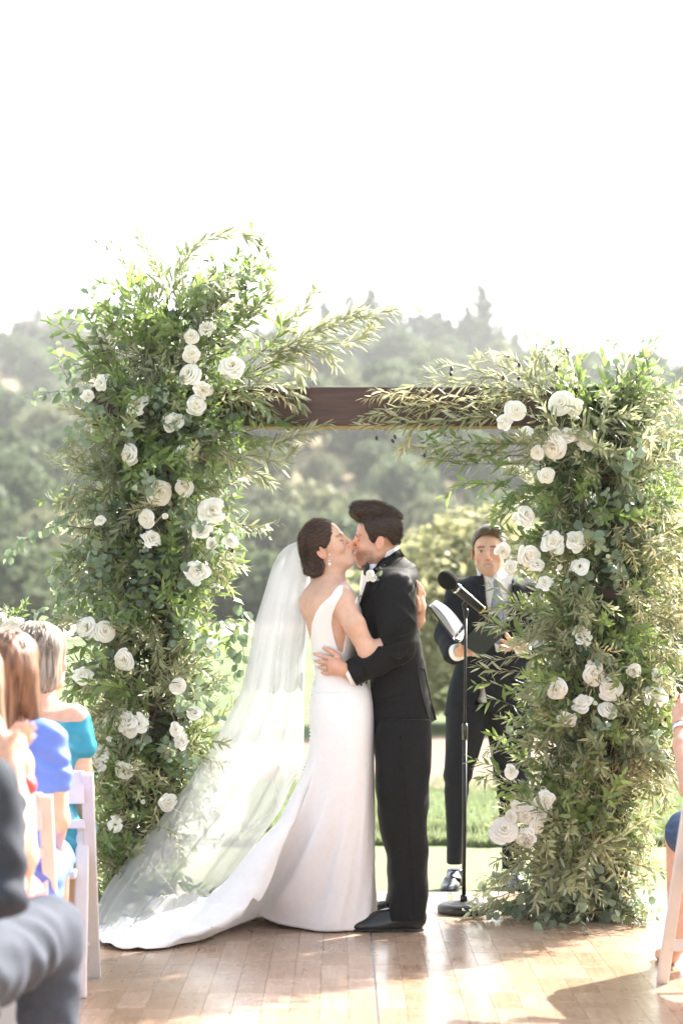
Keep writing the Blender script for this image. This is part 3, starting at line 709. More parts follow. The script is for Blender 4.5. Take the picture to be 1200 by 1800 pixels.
SPRAY = 0
EUC_LEAF = []
for i in range(3):
    g = leaf_geo(Vector((0, 0, 0)), Vector((1, 0, 0)), Vector((0, 0, 1)), 1.0, 0.80, KIND['eucalyptus']['prof'], random.Random(i)); me = mesh('leaf', g, LF, True, np.full((8, 3), (0.3+0.3*i, 0, 0))); me.materials.append(eucm); EUC_LEAF.append(me)
def leafy_spray(col, kind, P, seed, scale):
    """a eucalyptus spray whose round leaves are single objects"""
    rs = random.Random(seed); C = bez(P, 18); b = MB(); b.tube(C, [0.0024*(1.15-0.9*i/17) for i in range(18)], 5)
    me = mesh(BR[kind], b.V, b.F, True, np.full((len(b.V), 3), (0.5, 1.0, 0))); me.materials.append(eucm); br = obj(BR[kind], me, None, col)
    L = sum((C[i+1]-C[i]).length for i in range(17)); n = int(L*36)
    for i in range(n+1):
        s = 0.15+0.85*i/n; u = min(s, 0.9999)*17; q = int(u); p = C[q].lerp(C[q+1], u-q); t = (C[q+1]-C[q]).normalized()
        sd = t.orthogonal().normalized(); out = (Matrix.Rotation((i % 2)*PI+(i//2)*1.5+rs.uniform(-.5, .5), 3, t)@sd)
        d = (t*0.55+out*0.8+Vector((0, 0, -0.7*rs.uniform(0.2, 1.2)))).normalized(); nrm = Vector((rs.uniform(-1, 1), rs.uniform(-1.6, 0.2), rs.uniform(-0.5, 1))); y = nrm.cross(d).normalized(); z = d.cross(y)
        k = 0.056*scale*rs.uniform(0.7, 1.15)*(1-0.4*max(0, s-0.6)/0.4); M = Matrix.Translation(p+out*0.003)@Matrix((d, y, z)).transposed().to_4x4()@Matrix.Diagonal((k, k, k, 1))
        obj('leaf', rs.choice(EUC_LEAF), None, br, M)
    return br
def spray(col, kind, pts, d=AD-0.15, dens=1.0, scale=1.0, d1=None, leaves=False):
    """a single long branch whose stem runs through the given points of its own plane"""
    global SPRAY; SPRAY += 1; n = len(pts); d1 = d if d1 is None else d1
    P = [W(x, y, d+(d1-d)*i/(n-1)) for i, (x, y) in enumerate(pts)]
    if kind == 'eucalyptus': return leafy_spray(col, kind, P, 500+SPRAY, scale)
    return obj(BR[kind], branch_mesh(P, kind, 500+SPRAY, dens, scale, bare=0.1), None, col)
L_ = colL
for a in ([(285, 560), (318, 470), (365, 420), (430, 412), (476, 446)], [(300, 560), (340, 505), (400, 490), (452, 472)], [(330, 560), (400, 530), (455, 555)], [(350, 600), (420, 560), (470, 530), (478, 500)],
          [(430, 660), (510, 605), (600, 570), (670, 548), (742, 541)], [(440, 640), (495, 585), (535, 540), (560, 505)], [(450, 650), (530, 590), (605, 555), (640, 545)], [(440, 655), (540, 610), (620, 600), (655, 575)],
          [(420, 690), (470, 672), (512, 688), (530, 716)], [(400, 700), (440, 690), (470, 715), (484, 738)], [(470, 640), (530, 612), (572, 620), (590, 640)], [(450, 660), (500, 635), (522, 650), (530, 670)],
          [(400, 740), (470, 780), (520, 765), (578, 744)], [(390, 820), (440, 800), (490, 812), (520, 790)], [(390, 860), (440, 830), (480, 850)]):
    spray(L_, 'olive', a, AD-0.12, 1.6, 1.25)
for a in ([(430, 690), (470, 690), (500, 700), (520, 720)], [(410, 700), (440, 700), (455, 720), (460, 745)], [(470, 625), (520, 615), (545, 640), (550, 660)]): spray(L_, 'dry', a, AD-0.16, 1.0, 1.05)
for a in ([(272, 590), (268, 530), (262, 478)], [(262, 600), (250, 540), (238, 505)], [(430, 560), (440, 480), (443, 385)], [(410, 580), (425, 520), (418, 450)], [(440, 560), (465, 500), (462, 420)], [(400, 600), (440, 560), (480, 545)], [(430, 640), (480, 600), (500, 560)],
          [(420, 670), (480, 650), (520, 620)], [(320, 600), (310, 540), (318, 505)], [(350, 600), (375, 545), (392, 520)], [(430, 760), (480, 742), (520, 745)], [(390, 1040), (410, 1010), (425, 985)], [(390, 1080), (415, 1100), (400, 1130)],
          [(205, 640), (185, 600), (200, 560)], [(230, 640), (205, 590), (180, 548)]): spray(L_, 'ruscus', a, AD-0.12, 1.1, 1.0)
for a in ([(190, 720), (140, 690), (105, 640), (92, 585)], [(190, 720), (130, 690), (85, 690), (55, 702)], [(200, 660), (175, 600), (160, 545), (158, 500)], [(190, 650), (168, 580), (140, 545), (98, 548)], [(180, 700), (150, 720), (125, 755), (118, 785)], [(170, 660), (135, 640), (115, 655)],
          [(160, 930), (100, 925), (50, 945), (12, 985)], [(150, 950), (110, 985), (95, 1030)], [(140, 1000), (105, 1040), (100, 1075)], [(170, 880), (130, 870), (100, 885)], [(400, 1050), (428, 1075), (440, 1115)], [(395, 1100), (425, 1130), (428, 1190)], [(390, 1130), (415, 1150), (408, 1210)],
          [(200, 620), (215, 560), (205, 520)], [(120, 1110), (90, 1085), (62, 1072)], [(170, 1180), (135, 1195), (112, 1235)]): spray(L_, 'eucalyptus', a, AD-0.14, 0.95, 1.0)
for a in ([(235, 745), (225, 800), (215, 870)], [(205, 745), (190, 810), (195, 860)], [(285, 770), (300, 790), (300, 830)], [(262, 760), (270, 800), (255, 840)], [(225, 830), (215, 870), (222, 905)], [(310, 690), (305, 740), (300, 790)], [(330, 900), (335, 950), (325, 1000)], [(345, 940), (370, 960), (365, 1010)]): spray(L_, 'feather', a, AD-0.24, 1.0, 1.0)
for a in ([(470, 815), (480, 780), (500, 760)], [(430, 930), (465, 925), (492, 918)], [(330, 960), (320, 1000), (330, 1040)], [(330, 1110), (300, 1170), (270, 1220)], [(340, 1120), (290, 1150), (250, 1180)], [(360, 1150), (320, 1190), (300, 1240)]): spray(L_, 'dry', a, AD-0.22, 0.9, 0.9)
R_ = colR
for i, a in enumerate(([(930, 700), (840, 700), (720, 690), (640, 700)], [(930, 720), (820, 725), (720, 715), (632, 735)], [(920, 735), (820, 735), (710, 745), (625, 748)], [(930, 690), (850, 680), (760, 672), (690, 690)], [(930, 705), (800, 712), (730, 700), (655, 685)], [(900, 720), (800, 745), (730, 740), (665, 725)],
          [(900, 690), (860, 660), (810, 645), (765, 640)], [(940, 700), (870, 665), (800, 668), (745, 650)], [(960, 720), (930, 660), (890, 625), (860, 618)], [(960, 720), (940, 650), (955, 620), (975, 660)], [(980, 720), (975, 650), (990, 610), (1000, 640)], [(1000, 700), (1010, 660), (990, 620), (960, 612)],
          [(960, 740), (900, 700), (880, 660), (845, 650)], [(960, 700), (930, 690), (870, 700), (840, 740)], [(920, 790), (860, 800), (790, 800), (740, 815)], [(900, 780), (840, 780), (760, 785), (700, 790)], [(760, 690), (735, 740), (715, 775), (700, 800)])):
    spray(R_, 'olive' if i % 4 else 'dry', a, AD-0.14-0.03*(i % 4), 1.15, 1.05)
for a in ([(920, 800), (850, 800), (790, 790), (740, 770)], [(920, 780), (860, 780), (800, 770), (755, 755)], [(920, 830), (870, 850), (820, 850), (780, 872)], [(920, 815), (850, 815), (800, 815), (748, 800)], [(960, 850), (910, 860), (880, 855)], [(950, 870), (900, 880), (862, 878)], [(940, 900), (900, 900), (860, 915)],
          [(1070, 740), (1065, 680), (1062, 618)], [(1090, 740), (1100, 690), (1112, 640)], [(1060, 760), (1040, 720), (1025, 690)], [(1110, 760), (1120, 700), (1125, 650)], [(890, 1210), (860, 1200), (832, 1205)], [(900, 1240), (870, 1230), (845, 1240)], [(930, 1130), (890, 1100), (860, 1108)],
          [(890, 1360), (860, 1345), (830, 1335)], [(900, 1380), (865, 1360), (845, 1372)], [(1100, 1330), (1150, 1320), (1178, 1312)], [(1110, 1350), (1150, 1345), (1175, 1352)], [(1090, 1420), (1130, 1400), (1150, 1398)]): spray(R_, 'ruscus', a, AD-0.2, 1.1, 1.0)
for a in ([(900, 1110), (860, 1095), (840, 1100)], [(930, 1150), (880, 1160), (838, 1158)], [(930, 1180), (880, 1180), (836, 1172)], [(930, 1060), (880, 1070), (852, 1085)], [(930, 1080), (890, 1040), (860, 1030)], [(920, 1290), (880, 1300), (855, 1325)], [(900, 1530), (860, 1560), (835, 1580)], [(910, 1540), (880, 1540), (842, 1545)], [(920, 1560), (870, 1580), (830, 1600)],
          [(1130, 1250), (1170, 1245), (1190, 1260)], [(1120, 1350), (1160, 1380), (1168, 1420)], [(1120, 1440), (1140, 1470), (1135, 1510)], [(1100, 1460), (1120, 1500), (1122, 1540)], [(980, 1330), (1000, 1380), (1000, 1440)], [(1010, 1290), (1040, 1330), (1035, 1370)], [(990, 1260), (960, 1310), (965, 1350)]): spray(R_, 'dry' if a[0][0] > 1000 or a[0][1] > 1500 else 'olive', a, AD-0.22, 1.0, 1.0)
for a in ([(1110, 730), (1130, 690), (1140, 640), (1135, 600)], [(1120, 740), (1160, 700), (1175, 650)], [(1100, 720), (1085, 670), (1050, 640)], [(1140, 780), (1180, 750), (1200, 720)], [(1100, 900), (1150, 880), (1190, 870)], [(1090, 960), (1140, 1000), (1190, 1060)], [(1100, 1010), (1130, 1040), (1120, 1080)]): spray(R_, 'eucalyptus', a, AD-0.1, 0.9, 1.15)
for a in ([(1120, 690), (1125, 640), (1110, 588)], [(1120, 680), (1140, 630), (1150, 600)], [(1125, 670), (1110, 620), (1075, 605)]): spray(R_, 'brown', a, AD-0.08, 0.55, 0.6)
rs = random.Random(77)
for i in range(34):   # eucalyptus pooled at the foot
    a = rs.uniform(0, PI); c = rs.uniform(900, 1110); p0 = W(c, 1560, AD+rs.uniform(-0.1, 0.1)); p0.z = rs.uniform(0.03, 0.22)
    q = Vector((math.cos(a)*rs.uniform(0.15, 0.32), -math.sin(a)*rs.uniform(0.1, 0.26), 0)); e = p0+q; e.z = rs.uniform(0.015, 0.05); mid = (p0+e)/2; mid.z = max(p0.z*0.8, 0.06)
    obj(BR['eucalyptus'], branch_mesh([p0, mid, e], 'eucalyptus', 900+i, 1.3, 0.95, bare=0.15), None, colR)
# olives
olv = pmat('olive_fruit', (0.035, 0.015, 0.022), 0.3)
ob = MB(); ob.ball((0, 0, 0), (0.0075, 0.0075, 0.0105), 7); olv_me = mesh('olive', ob.V, ob.F); olv_me.materials.append(olv)
for px, py in ((793, 648), (792, 657), (907, 632), (893, 628), (912, 641), (979, 644), (978, 650), (694, 768), (690, 775), (884, 664), (911, 665), (662, 770), (746, 800), (937, 679), (1170, 1265), (1160, 1275), (1174, 1330), (1128, 1310), (1124, 1318), (428, 925), (408, 968), (432, 505), (386, 980)):
    obj('olive', olv_me, None, colR if px > 600 else colL, Matrix.Translation(W(px, py, AD-0.2))@Matrix.Rotation(rs.uniform(-.6, .6), 4, 'Y'))
RL = [(330,655,40),(240,707,40),(408,640,42),(357,686,30),(345,712,34),(225,800,36),(325,793,30),(282,867,44),(325,855,32),(372,896,44),(352,930,34),(175,672,26),(362,575,30),(335,590,26),(337,622,30),(352,560,24),(305,740,34),(176,913,20),(255,910,32),(290,907,18,'b'),(375,955,22),(406,950,24),(268,945,34),(345,1005,40),
 (150,1103,38),(186,1110,38),(216,1160,36),(145,1186,32),(315,1205,28),(343,1252,26),(220,1266,36),(243,1272,32,'e'),(228,1284,26),(193,1300,18,'b'),(176,1322,32),(170,1345,28),(215,1357,36,'e'),(295,1413,32),(200,1450,28,'e'),(310,1282,24),(318,1302,26),(378,1428,36),(252,1410,14,'b'),(372,1130,20),(425,790,12,'b'),(470,925,12,'b'),(155,695,22)]
for q in RL: rose(colL, q[0], q[1], q[2], 9.02+0.0*q[0] if q[1] > 560 else 9.2, q[3] if len(q) > 3 else 'r')
RR_ = [(908,721,36),(886,739,28),(985,707,46),(1009,715,30),(971,788,42),(981,765,34),(1000,762,30),(1028,772,36),(960,835,28),(943,795,24),(926,905,38),(972,952,40),(1013,949,36),(930,977,38),(945,990,26),(1018,993,32,'e'),(984,997,16,'b'),(884,969,26),(896,997,24),(923,756,22),(1025,1115,36),(1045,1185,38),(1072,1212,40),(977,1213,36),(1022,1235,34),
 (1072,1247,34),(997,1267,30),(957,1023,28),(1035,1163,12,'b'),(1113,1180,24),(1152,1188,24),(1150,1223,38),(1045,1236,14,'b'),(899,1356,26),(957,1407,34),(887,1457,48),(923,1433,36),(922,1475,36),(946,1454,26),(897,1435,24),(950,1433,24),(908,1419,22),(1196,690,20)]
for q in RR_: rose(colR, q[0], q[1], q[2], 9.02, q[3] if len(q) > 3 else 'r')
# ================================================================== IMPLICIT MODELLING (bodies, clothes, hair)
def _a(v): return np.asarray(v, dtype=np.float32)
def rcone(a, b, r1, r2):
    a, b = _a(a), _a(b); ab = b-a; L2 = float(ab@ab)+1e-9
    def d(P):
        t = np.clip((P-a)@ab/L2, 0, 1); q = P-a-t[:, None]*ab
        return np.sqrt((q*q).sum(1))-(r1+(r2-r1)*t)
    return d
def chain(pts, rs, k=0.012):
    return [(rcone(pts[i], pts[i+1], rs[i], rs[i+1]), '+', k) for i in range(len(pts)-1)]
def ell(c, r, Rm=None):
    c, r = _a(c), _a(r); Rm = None if Rm is None else _a(Rm)
    def d(P):
        q = P-c
        if Rm is not None: q = q@Rm
        k0 = np.sqrt(((q/r)**2).sum(1)); k1 = np.sqrt(((q/(r*r))**2).sum(1))+1e-9
        return k0*(k0-1)/k1
    return d
def rot(ax, ay, az): return np.array((Matrix.Rotation(az, 3, 'Z')@Matrix.Rotation(ay, 3, 'Y')@Matrix.Rotation(ax, 3, 'X')))
def plane(p, n):
    p, n = _a(p), _a(n); n = n/np.linalg.norm(n)
    return lambda P: (P-p)@n
def _dense(tab):
    tab = np.array(tab, dtype=float); tab = tab[np.argsort(tab[:, 0])]
    z = tab[:, 0]; zz = np.linspace(z[0], z[-1], 160); out = [zz]
    for k in range(1, tab.shape[1]):
        y = tab[:, k]; m = np.gradient(y, z); i = np.clip(np.searchsorted(z, zz)-1, 0, len(z)-2)
        h = z[i+1]-z[i]; t = (zz-z[i])/h
        out.append((2*t**3-3*t**2+1)*y[i]+(t**3-2*t**2+t)*h*m[i]+(-2*t**3+3*t**2)*y[i+1]+(t**3-t**2)*h*m[i+1])
    return np.array(out)
def colz(tab, n=2.3, cap=0.0):
    """stacked superellipses along z: rows (z, cx, cy, ax, ay)"""
    D = _dense(tab); z0, z1 = D[0][0], D[0][-1]
    def d(P):
        z = P[:, 2]; cx, cy, ax, ay = (np.interp(z, D[0], D[k]) for k in range(1, 5))
        u = np.abs((P[:, 0]-cx)/ax); v = np.abs((P[:, 1]-cy)/ay)
        k = (u**n+v**n)**(1/n); e = (k-1)*np.minimum(ax, ay)
        return np.maximum(e, np.maximum(z-z1, z0-z)).astype(np.float32)
    return d
def prism(poly, axis=1):
    """2D polygon extruded for ever along one axis"""
    Q = np.array(poly, dtype=np.float32); ax = [i for i in range(3) if i != axis]
    def d(P):
        p = P[:, ax]; best = np.full(len(p), 1e9, dtype=np.float32); s = np.ones(len(p), dtype=np.float32)
        n = len(Q); j = n-1
        for i in range(n):
            e = Q[j]-Q[i]; w = p-Q[i]; t = np.clip((w@e)/(e@e+1e-12), 0, 1); b = w-t[:, None]*e
            best = np.minimum(best, (b*b).sum(1))
            c1 = p[:, 1] >= Q[i, 1]; c2 = p[:, 1] < Q[j, 1]; c3 = e[0]*w[:, 1] > e[1]*w[:, 0]
            f = (c1 & c2 & c3) | (~c1 & ~c2 & ~c3); s = np.where(f, -s, s); j = i
        return s*np.sqrt(best)
    return d
def fold(ops, P):
    D = None
    for f, op, k in ops:
        d = f(P)
        if D is None: D = d; continue
        D = comb(D, d, op, k)
    return D
def comb(D, d, op, k):
    if op == '+':
        if k <= 0: return np.minimum(D, d)
        h = np.maximum(k-np.abs(D-d), 0)/k; return np.minimum(D, d)-h*h*k*0.25
    if op == '-': d = -d
    if k <= 0: return np.maximum(D, d)
    h = np.maximum(k-np.abs(D-d), 0)/k; return np.maximum(D, d)+h*h*k*0.25
def grp(ops): return lambda P: fold(ops, P)
def sdf_mesh(ops, lo, hi, vox, disp=None, smooth=1):
    B = 8; lo = _a(lo); n = np.ceil((_a(hi)-lo)/vox/B).astype(int); nb = n
    g = [np.arange(k) for k in nb]; I = np.stack(np.meshgrid(*g, indexing='ij'), -1).reshape(-1, 3)
    C = (lo+(I*B+(B-1)/2)*vox).astype(np.float32); rad = vox*B*0.87+vox
    each = [f(C) for f, _, _ in ops]; D0 = each[0]
    for e, (f, op, k) in zip(each[1:], ops[1:]): D0 = comb(D0, e, op, k)
    act = np.abs(D0) < rad*1.7
    S = np.repeat(np.repeat(np.repeat(D0.reshape(nb), B, 0), B, 1), B, 2).astype(np.float32)
    ai = np.nonzero(act)[0]; off = np.stack(np.meshgrid(*[np.arange(B)]*3, indexing='ij'), -1).reshape(-1, 3)
    big = np.full((len(ai), B**3), np.nan, dtype=np.float32)
    first = True
    for e, (f, op, k) in zip(each, ops):
        if first: sel = np.arange(len(ai))
        elif op == '+': sel = np.nonzero(e[ai] < rad*2.6+k)[0]
        elif op == '-': sel = np.nonzero(e[ai] < rad*2.6+k)[0]
        else: sel = np.nonzero(e[ai] > -rad*2.6-k)[0]
        if len(sel):
            for c in range(0, len(sel), 1500):
                s = sel[c:c+1500]; P = (lo+((I[ai[s]]*B)[:, None, :]+off[None])*vox).reshape(-1, 3).astype(np.float32)
                d = f(P).reshape(len(s), -1)
                big[s] = d if first else comb(big[s], d, op, k)
        first = False
    for (i, j, k), b in zip(I[ai], big): S[i*B:i*B+B, j*B:j*B+B, k*B:k*B+B] = b.reshape(B, B, B)
    S[0] = S[-1] = 1; S[:, 0] = S[:, -1] = 1; S[:, :, 0] = S[:, :, -1] = 1
    neg = S < 0; a = neg[:-1, :-1, :-1]; anyv = a.copy(); allv = a.copy()
    cs = [(x, y, z) for x in (0, 1) for y in (0, 1) for z in (0, 1)]
    sh = tuple(s-1 for s in S.shape)
    for x, y, z in cs:
        q = neg[x:x+sh[0], y:y+sh[1], z:z+sh[2]]; anyv |= q; allv &= q
    cell = np.argwhere(anyv & ~allv)
    vals = {c: S[cell[:, 0]+c[0], cell[:, 1]+c[1], cell[:, 2]+c[2]] for c in cs}
    acc = np.zeros((len(cell), 3)); cnt = np.zeros(len(cell))
    for c in cs:
        for ax in range(3):
            if c[ax] == 0:
                e = list(c); e[ax] = 1; v0, v1 = vals[c], vals[tuple(e)]; m = (v0 < 0) != (v1 < 0)
                t = np.where(m, v0/np.where(m, v0-v1, 1), 0); q = np.array(c, dtype=float)[None].repeat(len(cell), 0); q[:, ax] = t
                acc += q*m[:, None]; cnt += m
    V = lo+(cell+acc/cnt[:, None])*vox
    idx = np.full(sh, -1, dtype=np.int32); idx[tuple(cell.T)] = np.arange(len(cell))
    F = []
    for ax in range(3):
        o1, o2 = (ax+1) % 3, (ax+2) % 3; sl0 = [slice(1, s-1) for s in S.shape]; sl1 = list(sl0); sl1[ax] = slice(2, S.shape[ax])
        s0 = neg[tuple(sl0)]; s1 = neg[tuple(sl1)]
        for sgn in (0, 1):
            E = np.argwhere((s0 & ~s1) if sgn == 0 else (~s0 & s1))+1
            if not len(E): continue
            q = []
            for d1, d2 in ((0, 0), (1, 0), (1, 1), (0, 1)):
                c = E.copy(); c[:, o1] -= d1; c[:, o2] -= d2; q.append(idx[tuple(c.T)])
            q = np.stack(q, 1); q = q if sgn == 1 else q[:, ::-1]
            F.append(q[(q >= 0).all(1)])
    F = np.concatenate(F)[:, ::-1]
    for _ in range(smooth):
        s = np.zeros_like(V); c = np.zeros(len(V))
        for i in range(4):
            j = (i+1) % 4; np.add.at(s, F[:, i], V[F[:, j]]); np.add.at(s, F[:, j], V[F[:, i]]); np.add.at(c, F[:, i], 1); np.add.at(c, F[:, j], 1)
        V = V*0.45+0.55*s/np.maximum(c, 1)[:, None]
    if disp is not None:
        nn = vnormals(V, F); V = V+nn*disp(V)[:, None]
    return V.astype(np.float32), F
def vnormals(V, F):
    fn = np.cross(V[F[:, 2]]-V[F[:, 0]], V[F[:, 3]]-V[F[:, 1]]); n = np.zeros_like(V)
    for i in range(4): np.add.at(n, F[:, i], fn)
    return n/(np.linalg.norm(n, axis=1)[:, None]+1e-12)
def biggest(V, F):
    """drops stray crumbs: loose islands under a twentieth of the mesh"""
    lab = np.arange(len(V))
    for _ in range(400):
        m = lab[F].min(1); new = lab.copy(); np.minimum.at(new, F.ravel(), np.repeat(m, 4)); new = new[new]
        if (new == lab).all(): break
        lab = new
    u, c = np.unique(lab, return_counts=True); keep = np.isin(lab, u[c > 0.05*len(V)]); fk = keep[F].all(1)
    idx = np.cumsum(keep)-1; return V[keep], idx[F[fk]]
def sdf_obj(name, ops, lo, hi, vox, mat, parent, disp=None, colfn=None, smooth=1):
    V, F = sdf_mesh(ops, lo, hi, vox, disp, smooth); V, F = biggest(V, F)
    return obj(name, mesh(name, V, F, True, colfn(V) if colfn else None), mat, parent)
class Frame:
    """a local frame: x forward, y to the wearer's left, z up"""
    def __init__(s, o, f, u, sc=1.0):
        s.o = _a(o); f = Vector(f).normalized(); u = Vector(u); u = (u-f*u.dot(f)).normalized(); l = u.cross(f)
        s.R = np.array([f, l, u], dtype=np.float32); s.sc = sc
    def inv(s, P): return ((np.asarray(P, dtype=np.float32)-s.o)@s.R.T)/s.sc
    def pt(s, p): return s.o+(_a(p)*s.sc)@s.R
    def wrap(s, f): return lambda P: f(s.inv(P))*s.sc
    def ops(s, ops): return [(s.wrap(f), op, k*s.sc) for f, op, k in ops]
def head_ops(fem=False, closed=True, smile=False):
    """local head: eyes at z=0, ear canals near x=-0.01, face towards +x"""
    o = [(ell((0.000, 0, 0.030), (0.088, 0.074, 0.078)), '+', 0)]
    o += [(ell((0.030, 0, -0.036), (0.060, 0.060 if not fem else 0.057, 0.080)), '+', 0.03)]
    jw = 0.050 if not fem else 0.045
    for s in (1, -1):
        o += [(rcone((-0.004, s*jw, -0.058), (0.066, s*0.016, -0.100), 0.019, 0.016), '+', 0.028)]
        o += [(ell((0.060, s*0.043, -0.030), (0.020, 0.019, 0.018)), '+', 0.02)]
    o += [(ell((0.074, 0, -0.101), (0.019, 0.022, 0.016)), '+', 0.018), (ell((0.078, 0, -0.066), (0.023, 0.032, 0.026)), '+', 0.018)]
    for s in (1, -1):
        o += [(ell((0.094, s*0.031, -0.003), (0.014, 0.017, 0.011)), '-', 0.012)]
        o += [(ell((0.081, s*0.028, 0.018), (0.012, 0.026, 0.009 if not fem else 0.006)), '+', 0.012)]
        o += [(ell((0.0735, s*0.031, -0.002), (0.0138, 0.0145, 0.0125)), '+', 0.003)]
    ny = 0.112 if not fem else 0.108
    o += [(rcone((0.088, 0, 0.010), (ny, 0, -0.031), 0.0075, 0.0095), '+', 0.010)]
    o += [(ell((0.099, s*0.012, -0.036), (0.010, 0.0075, 0.007)), '+', 0.006) for s in (1, -1)]
    o += [(ell((ny-0.010, s*0.006, -0.0425), (0.005, 0.0035, 0.003)), '-', 0.003) for s in (1, -1)]
    lw = 0.021 if not smile else 0.027
    o += [(ell((0.0955, 0, -0.0625), (0.0085, lw, 0.0055)), '+', 0.006), (ell((0.0935, 0, -0.0745), (0.0085, lw*0.85, 0.0065)), '+', 0.006)]
    if smile: o += [(ell((0.098, 0, -0.0685), (0.010, 0.024, 0.0052)), '-', 0.002)]
    else: o += [(ell((0.104, 0, -0.0685), (0.009, 0.026, 0.0014)), '-', 0.003)]
    for s in (1, -1):
        Rm = rot(0, -0.25, s*0.35)
        o += [(ell((-0.012, s*0.080, -0.014), (0.019, 0.0065, 0.032), Rm), '+', 0.005), (ell((-0.012, s*0.086, -0.008), (0.0115, 0.0062, 0.021), Rm), '-', 0.003), (ell((-0.004, s*0.083, -0.016), (0.006, 0.005, 0.009)), '+', 0.003)]
    return o
SKIN = dict(fair=(0.62, 0.36, 0.25), pale=(0.66, 0.41, 0.30), tan=(0.55, 0.31, 0.20))
def face_paint(fr, base, lips, beard=0.0, brow=(0.05, 0.03, 0.02), lash=True, openeye=False, smile=False, hands=None):
    def fn(V):
        L = fr.inv(V); x, y, z = L.T; ay = np.abs(y); c = np.tile(_a(base), (len(V), 1))
        n = fbm(V*40, 3)[:, None]; c = c*(1+0.16*n*_a((0.7, 1.0, 1.1)))
        face = (x > 0.02)
        def blend(m, col): nonlocal c; m = np.clip(m, 0, 1)[:, None]; c = c*(1-m)+_a(col)*m
        red = _a(base)*_a((1.08, 0.80, 0.78))
        blend(0.55*np.exp(-((x-0.07)/0.03)**2-((ay-0.043)/0.018)**2-((z+0.035)/0.02)**2), red)
        blend(0.5*np.exp(-((x-0.11)/0.02)**2-(y/0.016)**2-((z+0.034)/0.014)**2), red)
        blend(0.6*np.exp(-((x+0.012)/0.03)**2-((ay-0.084)/0.010)**2-((z+0.012)/0.035)**2), red)
        if beard:
            m = sstep(-0.036, -0.060, z+0.25*np.maximum(0, 0.045-x)*0)*sstep(0.006, 0.03, x)*sstep(0.135, 0.115, -z)
            m = m*np.where((x > 0.084) & (z > -0.060) & (ay < 0.02), 0.45, 1); blend(beard*m*(0.8+0.5*vnoise(V*900)), (0.13, 0.075, 0.045))
        m = face*np.exp(-((z+0.0685)/(0.0085 if not smile else 0.0095))**4-(ay/(0.022 if not smile else 0.028))**4)*sstep(0.084, 0.092, x); blend(m*0.75, lips)
        if smile:
            m = face*np.exp(-((z+0.0705-11.0*y*y)/0.0043)**4-(ay/0.0205)**4)*sstep(0.066, 0.074, x); blend(m, (0.80, 0.76, 0.70))
        bz = 0.0205-0.10*np.maximum(0, ay-0.036)+0.05*np.minimum(0, ay-0.03)
        m = face*np.exp(-((z-bz)/0.0042)**4)*sstep(0.010, 0.015, ay)*sstep(0.056, 0.046, ay); blend(m*0.85, brow)
        if openeye:
            e = face*np.exp(-(((ay-0.031)/0.0135)**2+((z+0.002)/0.0052)**2)**3); blend(e, (0.62, 0.60, 0.58))
            ir = face*np.exp(-(((ay-0.031-0.001)/0.0058)**2+((z+0.002)/0.0056)**2)**4); blend(ir*(e > 0.3), (0.05, 0.06, 0.06))
            ed = face*np.exp(-((z-0.0035+70*(ay-0.031)**2*0.2)/0.0016)**2)*(np.abs(ay-0.031) < 0.0145); blend(ed*0.9, (0.05, 0.03, 0.025))
        elif lash:
            lz = -0.0055+14*(ay-0.031)**2
            m = face*np.exp(-((z-lz)/0.0021)**2)*sstep(0.0165, 0.014, np.abs(ay-0.031))*sstep(0.068, 0.073, x); blend(m*0.95, (0.035, 0.022, 0.018))
            m = face*np.exp(-((z-0.003)/0.006)**2-((ay-0.031)/0.014)**2)*sstep(0.068, 0.075, x); blend(m*0.25, _a(base)*_a((0.75, 0.6, 0.6)))
        return np.clip(c, 0, 1)
    return fn
def skinmat(name):
    return pmat(name, (0.6, 0.36, 0.26), 0.48, 0.05, 30, 0.2, 420, spec=0.35, sss=0.07, vcol=True)
skin = skinmat('skin')
def hairmat(name, c1, c2, sc=(220, 220, 25), rough=0.42):
    m, nt, p, out = nmat(name)
    tc = N(nt, 'ShaderNodeTexCoord'); mp = N(nt, 'ShaderNodeMapping'); mp.inputs['Scale'].default_value = sc; nt.links.new(tc.outputs['Object'], mp.inputs[0])
    nz = N(nt, 'ShaderNodeTexNoise', _Scale=1.0, _Detail=4.0, _Distortion=0.6); nt.links.new(mp.outputs[0], nz.inputs[0])
    nt.links.new(ramp(nt, nz.outputs[0], [(0.3, c1), (0.7, c2)]), p.inputs['Base Color'])
    b = N(nt, 'ShaderNodeBump', _Strength=0.7, _Distance=0.004); nt.links.new(nz.outputs[0], b.inputs['Height']); nt.links.new(b.outputs[0], p.inputs['Normal'])
    p.inputs['Roughness'].default_value = rough; p.inputs['Specular IOR Level'].default_value = 0.3; return m
def finger_ops(base, tip, r, bend, k=0.005):
    """one finger of three phalanges from base to tip, knuckles pushed out along bend"""
    a, b = Vector(base), Vector(tip); L = (b-a).length; n = Vector(bend)
    p1 = a.lerp(b, 0.42)+n*L*0.16; p2 = a.lerp(b, 0.75)+n*L*0.12
    return chain([a, p1, p2, b], [r, r*0.92, r*0.82, r*0.68], k)
